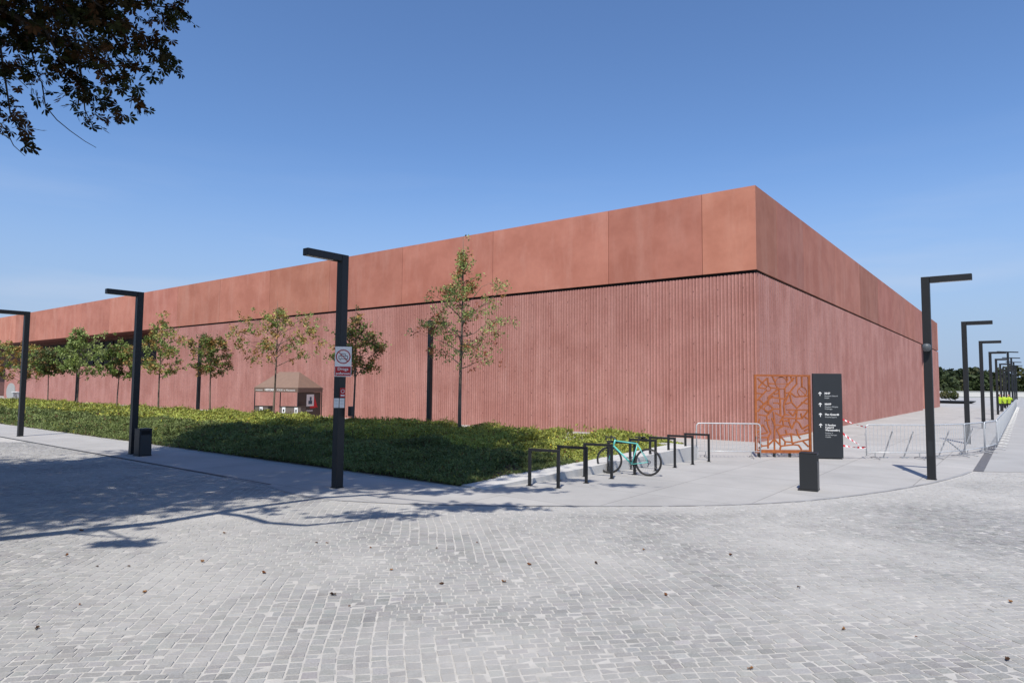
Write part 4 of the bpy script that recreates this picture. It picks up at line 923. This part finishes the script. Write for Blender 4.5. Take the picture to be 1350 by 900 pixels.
# ------------------------------------------------------------------ distance
def blob_foliage(centres, radii, n_each, size, pal, name, m=MLEAF, parent=None):
    Q = []; K = []
    for (cx, cy, cz), rr_ in zip(centres, radii):
        n = n_each; d = rand_dirs(n); r_ = rng.uniform(0.72, 1.0, (n, 1)); p = np.array([cx, cy, cz])+d*r_*rr_*np.array([1, 1, 0.85])*(1+0.16*np.sin(d[:, :1]*7+cx)*np.cos(d[:, 2:]*6+cy))
        Q.append(leaf_quads(p, size*rng.uniform(.6, 1.4, n), size*0.8*rng.uniform(.6, 1.4, n), 0.5)); K.append(np.array(pal[rng.integers(len(pal))])*rng.uniform(.6, 1.4, (n, 1)))
    return quads(name, np.concatenate(Q), m, parent, np.concatenate(K))
cs, rs_ = [], []
for k in range(95):
    f = k/94; x = 110+f*170 + rng.normal(0, 3); y = 262+rng.normal(0, 8)-f*25; r_ = rng.uniform(4.0, 6.2); top = rng.uniform(8.5, 12.5)
    cs += [(x, y, top-r_), (x+rng.normal(0, 2), y-2, 3.2)]; rs_ += [r_, r_*0.85]
for k in range(40):
    x = -60+k*4.3; cs.append((x, 270+rng.normal(0, 8), 5)); rs_.append(rng.uniform(4.5, 6.5))
o = blob_foliage(cs, rs_, 420, 1.5, [(0.045, 0.065, 0.022), (0.055, 0.075, 0.03), (0.035, 0.05, 0.02), (0.075, 0.08, 0.03)], 'distant_woods')
tag(o, 'dark green belt of woods on the horizon behind the plaza', 'woods', kind='stuff')
lw = empty('boundary_wall', (140, 205, 0), 0, 'long low white boundary wall in front of the distant woods', 'wall')
m = MB(); m.box((0, 0, 0.85), (120, 0.4, 1.5)); m.build('wall', mat('white_render', (0.62, 0.60, 0.57), 0.8), lw)
m = MB(); m.box((0, 0, 1.66), (120, 0.6, 0.12)); m.build('coping', MKERB, lw)
sheet('lawn', [(85, 196), (200, 196), (200, 204), (85, 204)], 0.006, MGRASS)
# round planter and bush at the far corner
pb = empty('planter', (70.5, 105.5, 0), 0, 'low dark-edged planter slab near the far end of the museum', 'planter')
m = MB(); m.lathe([(0, 0.0), (2.3, 0.0), (2.9, 0.32), (2.9, 0.42), (0, 0.42)], 20); m.build('basin', MBLACK2, pb)
bs = blob_foliage([(0, 0, 1.1), (0.8, 0.1, 0.8), (-0.8, 0, 0.9)], [1.05, 0.7, 0.75], 500, 0.22, [(0.09, 0.12, 0.04), (0.13, 0.13, 0.05)], 'shrub')
bs.location = (69.7, 105.3, 0.42); tag(bs, 'rounded green shrub growing on the planter near the far end of the museum', 'shrub')
dt = empty('distant_tree', (-128, 160, 0), 0, 'dark tree crown rising behind the museum roof at the far left', 'tree')
m = MB(); m.tube([(0, 0, 0), (0, 0, 14)], [0.5, 0.25], 8); m.build('trunk', MBARKD, dt)
blob_foliage([(0, 0, 13.5), (-5, 2, 14.5), (-10, 0, 15), (4, -2, 11.5)], [5.5, 5.5, 6, 4.5], 900, 0.9, [(0.04, 0.055, 0.02), (0.03, 0.045, 0.018)], 'crown', parent=dt)

# ------------------------------------------------------------------ old chestnut trees (near, mostly outside the frame)
camp = np.array([0, 0, 2.207])
def proj(P):
    X = P-camp; d = X[:, 1]*math.cos(pit)+X[:, 2]*math.sin(pit); u = -X[:, 1]*math.sin(pit)+X[:, 2]*math.cos(pit)
    a = X[:, 0]/d; b = u/d; return 675+869.6*(a*math.cos(roll)+b*math.sin(roll)), 450-869.6*(-a*math.sin(roll)+b*math.cos(roll)), d
def palmate(C0, size, droop=0.7, nf=5):
    """palmate leaves: nf leaflets fanning from each centre -> (n*nf,4,3)"""
    n = len(C0); ax = rand_dirs(n, 0); ax[:, 2] = ax[:, 2]*0.5-droop; ax /= np.linalg.norm(ax, axis=1, keepdims=True)
    side = np.cross(ax, rand_dirs(n)); side /= np.linalg.norm(side, axis=1, keepdims=True)+1e-9; nrm = np.cross(ax, side)
    out = []; s = size*rng.uniform(.75, 1.25, n)[:, None]
    for k in range(nf):
        a = (k-(nf-1)/2)*0.62; L = s*(1-0.13*abs(k-(nf-1)/2)); d = ax*math.cos(a)+side*math.sin(a)+nrm*rng.normal(0, .12, (n, 1)); d /= np.linalg.norm(d, axis=1, keepdims=True)
        b = np.cross(d, nrm); W = L*0.19
        out.append(np.stack([C0+d*L*0.08, C0+d*L*0.66+b*W, C0+d*L, C0+d*L*0.66-b*W], 1))
    return np.stack(out, 1).reshape(-1, 4, 3)
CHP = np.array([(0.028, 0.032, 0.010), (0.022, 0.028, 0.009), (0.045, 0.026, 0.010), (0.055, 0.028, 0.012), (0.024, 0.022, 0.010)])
ta = empty('chestnut_tree', (-14.5, 10.5, 0), 0, 'old chestnut tree whose dark leafy branches hang into the upper left corner', 'tree')
ta_off = np.array([-14.5, 10.5, 0])
SPR = [[(-8.54, 11.5, 9.94), (-7.5, 11.88, 9.47), (-7.14, 12.25, 9.43), (-6.68, 12.62, 9.62), (-6.98, 13.0, 9.62)],
 [(-8.17, 11.0, 9.6), (-7.67, 11.5, 9.09), (-7.34, 12.0, 8.95), (-7.18, 12.5, 8.93), (-7.15, 13.0, 8.88), (-7.25, 13.5, 8.89)],
 [(-8.0, 12.0, 9.39), (-7.66, 12.2, 8.76), (-7.55, 12.4, 8.49), (-7.44, 12.6, 8.33), (-7.17, 12.8, 8.35)],
 [(-8.69, 11.0, 9.46), (-7.78, 11.3, 8.55), (-7.55, 11.6, 8.08), (-7.44, 11.9, 7.87), (-7.25, 12.2, 7.72), (-7.46, 12.5, 7.51)],
 [(-8.94, 11.0, 9.32), (-8.39, 11.4, 8.46), (-8.37, 11.8, 8.1), (-8.34, 12.2, 7.89), (-8.15, 12.6, 7.74), (-8.09, 13.0, 7.57)],
 [(-8.24, 12.0, 8.5), (-8.15, 12.13, 7.71), (-8.19, 12.27, 7.37), (-8.11, 12.4, 7.1)],
 [(-9.89, 11.2, 9.16), (-9.12, 11.32, 8.13), (-9.07, 11.44, 7.5), (-9.05, 11.56, 6.99), (-8.89, 11.68, 6.62), (-8.82, 11.8, 6.64)],
 [(-9.86, 12.0, 9.37), (-9.25, 12.2, 8.6), (-9.22, 12.4, 8.1), (-9.2, 12.6, 7.89)],
 [(-10.84, 13.0, 9.97), (-10.41, 13.25, 9.96), (-10.17, 13.5, 9.53)],
 [(-10.57, 13.0, 10.62), (-9.36, 13.33, 10.02), (-8.59, 13.67, 9.72), (-8.21, 14.0, 9.56)]]
TW = [[(-9.14, 12.4, 7.98), (-9.1, 12.48, 7.53), (-8.92, 12.56, 7.29), (-8.71, 12.64, 7.11), (-8.46, 12.72, 6.93), (-8.28, 12.8, 6.83)], [(-9.41, 11.6, 7.0), (-9.19, 11.67, 6.72), (-9.09, 11.73, 6.47), (-8.92, 11.8, 6.3)], [(-9.31, 11.6, 7.71), (-9.09, 11.7, 7.73), (-8.94, 11.8, 7.57)]]
br = MB(); trunk_top = Vector((-14.0, 11.0, 7.5))
leafC = []
for s_ in SPR:
    st_ = Vector(s_[0]); mid = trunk_top.lerp(st_, 0.55)+Vector((0, 0, 1.6))
    br.tube([Vector(q)-Vector(ta_off) for q in [trunk_top+Vector((0, 0, random.uniform(-1, 2))), mid, st_]], [0.11, 0.06, 0.028], 6)
    br.tube([Vector(q)-Vector(ta_off) for q in s_], list(np.linspace(0.026, 0.005, len(s_))), 5)
    P = np.array(s_)
    for i in range(len(P)-1):
        n = int(np.linalg.norm(P[i+1]-P[i])*46); f = rng.random((n, 1)); leafC.append(P[i]*(1-f)+P[i+1]*f + rng.normal(0, 0.13, (n, 3))*np.array([1, 1.4, 1]))
for s_ in TW: br.tube([Vector(q)-Vector(ta_off) for q in s_], list(np.linspace(0.013, 0.005, len(s_))), 5)
# dense inner part of the visible corner
n = 2000; P = np.stack([rng.uniform(-11.5, -7.6, n), rng.uniform(10.8, 14.8, n), rng.uniform(8.6, 11.5, n)], 1)
x, y, d = proj(P); ok = ((y < 92) & (x < 150) & (y < 100-x*0.12)) | ((x < 225) & (y < 30)); ok &= vnoise(np.stack([x, y], 1)+400, 26, 77) > 0.46
leafC.append(P[ok])
LC = np.concatenate(leafC)-ta_off
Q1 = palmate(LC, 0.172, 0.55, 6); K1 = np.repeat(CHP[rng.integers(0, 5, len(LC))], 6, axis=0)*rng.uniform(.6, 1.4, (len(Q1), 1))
# high crown above and left of the frame
S = [(-30, 20), (-15.68, 17.79), (-11.4, 18.2), (-10.6, 20.2), (-11.83, 27.0), (-8.66, 31.0), (-4.09, 32.6), (-1.79, 28.2), (0.5, 21.5), (0.32, 17.2), (-1.22, 14.9), (-3.08, 14.5), (-4.48, 13.6), (-5.7, 12.1), (-6.76, 10.9), (-8.37, 9.9), (-14, 8.6), (-20, 8), (-28, 10)]
cl = []; tries = 0
while len(cl) < 1500 and tries < 120000:
    tries += 1
    gp = np.array([rng.uniform(-28, 1), rng.uniform(8, 33)])
    if not in_poly(gp[None], S)[0]: continue
    if vnoise(gp[None]+33, 1.3, 91)[0] < 0.12: continue
    if gp[1] < 14.5 and rng.random() < 0.25: continue
    z = rng.uniform(6.5, 19); p = np.array([gp[0]-SH[0]*z, gp[1]-SH[1]*z, z]); x, y, d = proj(p[None])
    if d[0] > 0.5 and x[0] > -70 and y[0] > -75: continue
    if d[0] > 0.5 and x[0] > -70 and x[0] < 1420 and y[0] > -75: continue
    cl.append(p)
hp = [(-11.6, 20.0), (-12.2, 27.0), (-8.8, 30.8), (-4.2, 32.0), (-2.0, 28.0), (-0.3, 21.5), (0.0, 17.2), (-1.6, 15.0), (-4.5, 16.5)]; e_n = 0; tries = 0
while e_n < 420 and tries < 60000:
    tries += 1; gp = np.array([rng.uniform(-13, 1), rng.uniform(14, 33)])
    if not in_poly(gp[None], hp)[0]: continue
    z = rng.uniform(9, 20); p = np.array([gp[0]-SH[0]*z, gp[1]-SH[1]*z, z]); x, y, d = proj(p[None])
    if d[0] > 0.5 and x[0] > -70 and y[0] > -75: continue
    cl.append(p); e_n += 1
cl = np.array(cl); rad_ = rng.uniform(0.35, 0.75, len(cl))
CC = (cl[:, None]+rng.normal(0, 1, (len(cl), 44, 3))*rad_[:, None, None]*np.array([1, 1, .6])).reshape(-1, 3)
x, y, d = proj(CC); CC = CC[(x < -25) | (y < -25) | (d < 0.3)]
CC = CC-ta_off
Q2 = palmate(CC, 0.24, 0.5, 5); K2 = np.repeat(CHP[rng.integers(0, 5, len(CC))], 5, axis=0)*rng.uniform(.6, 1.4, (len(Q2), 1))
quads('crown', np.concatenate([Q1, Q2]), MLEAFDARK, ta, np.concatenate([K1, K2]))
for k in range(0, len(cl), 26):
    p = cl[k]; a_ = np.array([-14.2, 10.8, 6.0+0.35*(p[2]-6)]); 
    pts_ = [a_, a_*0.5+p*0.5+np.array([0, 0, 0.8]), p]; X = np.array([a_*(1-f)+p*f for f in (0.4, 0.7, 1.0)]); x, y, d = proj(X)
    if np.any((x > -60) & (y > -60) & (d > 0)): continue
    br.tube([Vector(q-ta_off) for q in pts_], [0.12, 0.07, 0.03], 5)
br.build('branches', MBARKD, ta, smooth=True)
m = MB(); m.tube([(0, 0, -0.1), (0.05, 0.05, 2), (0.25, 0.2, 5), (0.5, 0.5, 8), (0.7, 1.5, 12), (1.5, 3, 15)], [0.5, 0.4, 0.34, 0.28, 0.18, 0.08], 12); m.build('trunk', MBARKD, ta, smooth=True)
# second tree: the long limb that throws the branch shadow
tb_off = np.array([-14.2, 2.6, 0])
tb2 = empty('chestnut_tree', tuple(tb_off), 0, 'old chestnut tree left of the camera whose long limb shades the cobbles', 'tree')
def lift(pts): return [np.array([g_[0]-SH[0]*z, g_[1]-SH[1]*z, z]) for g_, z in pts]
limb = lift([((-13.4, 5.7), 4.6), ((-12, 6.45), 5.2), ((-9.5, 7.95), 6.2), ((-7.14, 9.4), 7.0), ((-5.61, 10.48), 7.6), ((-4.6, 11.95), 8.0), ((-3.6, 13.0), 8.3), ((-2.2, 13.65), 8.5), ((-0.85, 14.15), 8.7), ((0.45, 14.7), 9.0)])
m = MB(); m.tube([Vector(q-tb_off) for q in limb], [0.22, 0.20, 0.18, 0.165, 0.14, 0.11, 0.085, 0.06, 0.045, 0.02], 8)
lb2 = lift([((-5.0, 11.4), 7.8), ((-4.45, 11.14), 7.9), ((-3.86, 10.62), 8.0), ((-3.2, 10.45), 8.1), ((-2.49, 10.85), 8.2), ((-1.9, 11.6), 8.3), ((-0.9, 12.1), 8.5)])
m.tube([Vector(q-tb_off) for q in lb2], [0.08, 0.075, 0.07, 0.06, 0.045, 0.03, 0.015], 7)
for a_, b_ in (((-3.0, 13.35), (-1.0, 12.4)), ((-6.2, 10.1), (-5.0, 9.1)), ((-2.2, 13.65), (0.3, 13.9)), ((-6.6, 9.8), (-5.2, 9.5)), ((-0.9, 14.1), (0.6, 14.3))):
    q = lift([(a_, 8.2), (((a_[0]+b_[0])/2+.1, (a_[1]+b_[1])/2-.05), 8.35), (b_, 8.5)]); m.tube([Vector(k_-tb_off) for k_ in q], [0.035, 0.025, 0.012], 5)
m.build('branches', MBARKD, tb2, smooth=True)
m = MB(); m.tube([(0, 0, -0.1), (0.05, 0.05, 2), (0.1, 0.2, 4.3), (-0.3, 0.2, 7), (-0.8, 0.5, 10), (-1.2, 0.8, 13)], [0.48, 0.38, 0.33, 0.26, 0.18, 0.08], 12); m.build('trunk', MBARKD, tb2, smooth=True)
LC = []
for gx, gy, ax_, ay_, n, z in ((-0.7, 12.15, 1.0, 0.35, 260, 8.5), (-2.2, 11.3, 0.7, 0.3, 110, 8.3), (0.0, 14.2, 1.0, 0.35, 150, 8.8), (-5.3, 9.2, 0.4, 0.16, 90, 8.3), (2.5, 14.95, 0.5, 0.2, 60, 10.8), (1.4, 15.6, 0.5, 0.25, 60, 10.8), (-1.5, 13.7, 0.8, 0.2, 60, 8.6), (-4.4, 11.7, .6, .3, 30, 8.2)):
    zz = z+rng.normal(0, 0.25, n); LC.append(np.stack([gx+rng.normal(0, ax_*.55, n)-SH[0]*zz, gy+rng.normal(0, ay_*.55, n)-SH[1]*zz, zz], 1))
cc2 = np.stack([rng.uniform(-23, -15, 200), rng.uniform(-4, 8, 200), rng.uniform(6.5, 13, 200)], 1)
LC.append((cc2[:, None]+rng.normal(0, 0.6, (200, 40, 3))).reshape(-1, 3))
LC = np.concatenate(LC); x, y, d = proj(LC); LC = LC[(x < -20) | (y < -20) | (d < 0.3)]-tb_off
Q = palmate(LC, 0.20, 0.5, 5); K = np.repeat(CHP[rng.integers(0, 5, len(LC))], 5, axis=0)*rng.uniform(.6, 1.4, (len(Q), 1)); quads('crown', Q, MLEAFDARK, tb2, K)

# unseen trees added behind and left of the camera to block sky light
for bx0, by0, rr0, hh0, lb_ in ((3.0, -14.5, 6.5, 15, 'unseen full chestnut tree added behind the camera to block sky light'), (-15.5, -10.0, 6.5, 16, 'unseen broad chestnut tree added left behind the camera to block sky light'), (19.0, -13.0, 6.0, 15, 'unseen broad chestnut tree added right behind the camera to block sky light'), (-33.0, 6.0, 7.0, 16, 'unseen broad chestnut tree added far left to block sky light')):
    t_ = empty('chestnut_tree', (bx0, by0, 0), 0, lb_, 'tree')
    m = MB(); m.tube([(0, 0, -0.1), (0.1, 0, 3), (0, 0.2, 7), (0.2, 0, 11)], [0.45, 0.36, 0.26, 0.12], 10); m.build('trunk', MBARKD, t_, smooth=True)
    d_ = rand_dirs(230); cc_ = d_*rng.uniform(0.45, 1.0, (230, 1))*np.array([rr0, rr0, hh0*0.33])+np.array([0, 0, hh0*0.62])
    LC = (cc_[:, None]+rng.normal(0, 0.7, (230, 26, 3))).reshape(-1, 3); Q = palmate(LC, 0.42, 0.5, 5)
    quads('crown', Q, MLEAFDARK, t_, np.repeat(CHP[rng.integers(0, 5, len(LC))], 5, axis=0)*rng.uniform(.6, 1.4, (len(Q), 1)))
# ------------------------------------------------------------------ fallen leaves
LV = [(-5.63, 8.51), (-4.91, 8.04), (-3.82, 7.09), (-4.24, 6.67), (-4.23, 6.04), (-3.8, 8.28), (-2.87, 7.82), (-2.66, 9.3), (-2.53, 9.31), (-1.89, 9.04), (-1.84, 7.07), (-0.06, 7.58), (0.23, 8.28), (-1.01, 9.07), (-1.4, 8.0), (-0.45, 9.43), (1.09, 8.38), (1.82, 9.09), (1.64, 7.15), (3.22, 7.49), (1.89, 5.35), (3.64, 6.04), (4.06, 5.56), (5.2, 7.03), (-6.34, 9.91), (-4.54, 8.05), (-4.18, 9.85), (-1.58, 6.72), (-0.75, 7.45), (3.05, 6.21), (2.92, 8.85)]
lm = [mat('dry_leaf', (0.22, 0.085, 0.03), 0.8), mat('dry_leaf_dark', (0.09, 0.045, 0.025), 0.8), mat('dry_leaf_tan', (0.33, 0.17, 0.07), 0.8)]
meshes = []
for k in range(6):
    m = MB(); L = 0.037
    for j in range(random.choice([2, 3, 4])):
        a = (j-1)*0.7; d = Vector((math.cos(a), math.sin(a), 0)); b = Vector((-d.y, d.x, 0)); cz = random.uniform(0.006, 0.02)
        P = [Vector((0, 0, 0.006)), d*L*0.6+b*L*0.24+Vector((0, 0, cz+0.012)), d*L+Vector((0, 0, cz)), d*L*0.6-b*L*0.24+Vector((0, 0, cz+0.010)), d*L*0.6+Vector((0, 0, 0.006))]
        m.add(P, [(0, 1, 4), (1, 2, 4), (2, 3, 4), (3, 0, 4)])
    o = m.build('fallen_leaf', lm[k % 3]); meshes.append(o.data); bpy.data.objects.remove(o)
for k, (x, y) in enumerate(LV):
    o = bpy.data.objects.new('fallen_leaf', meshes[k % 6]); C.objects.link(o); o.location = (x, y, 0.003); o.rotation_euler = (0, 0, random.uniform(0, 6.28)); s_ = random.uniform(0.8, 1.25); o.scale = (s_, s_, s_)
    tag(o, 'small dry brown leaf lying on the grey cobblestones', 'fallen leaf', 'dry leaves scattered on the cobbles')
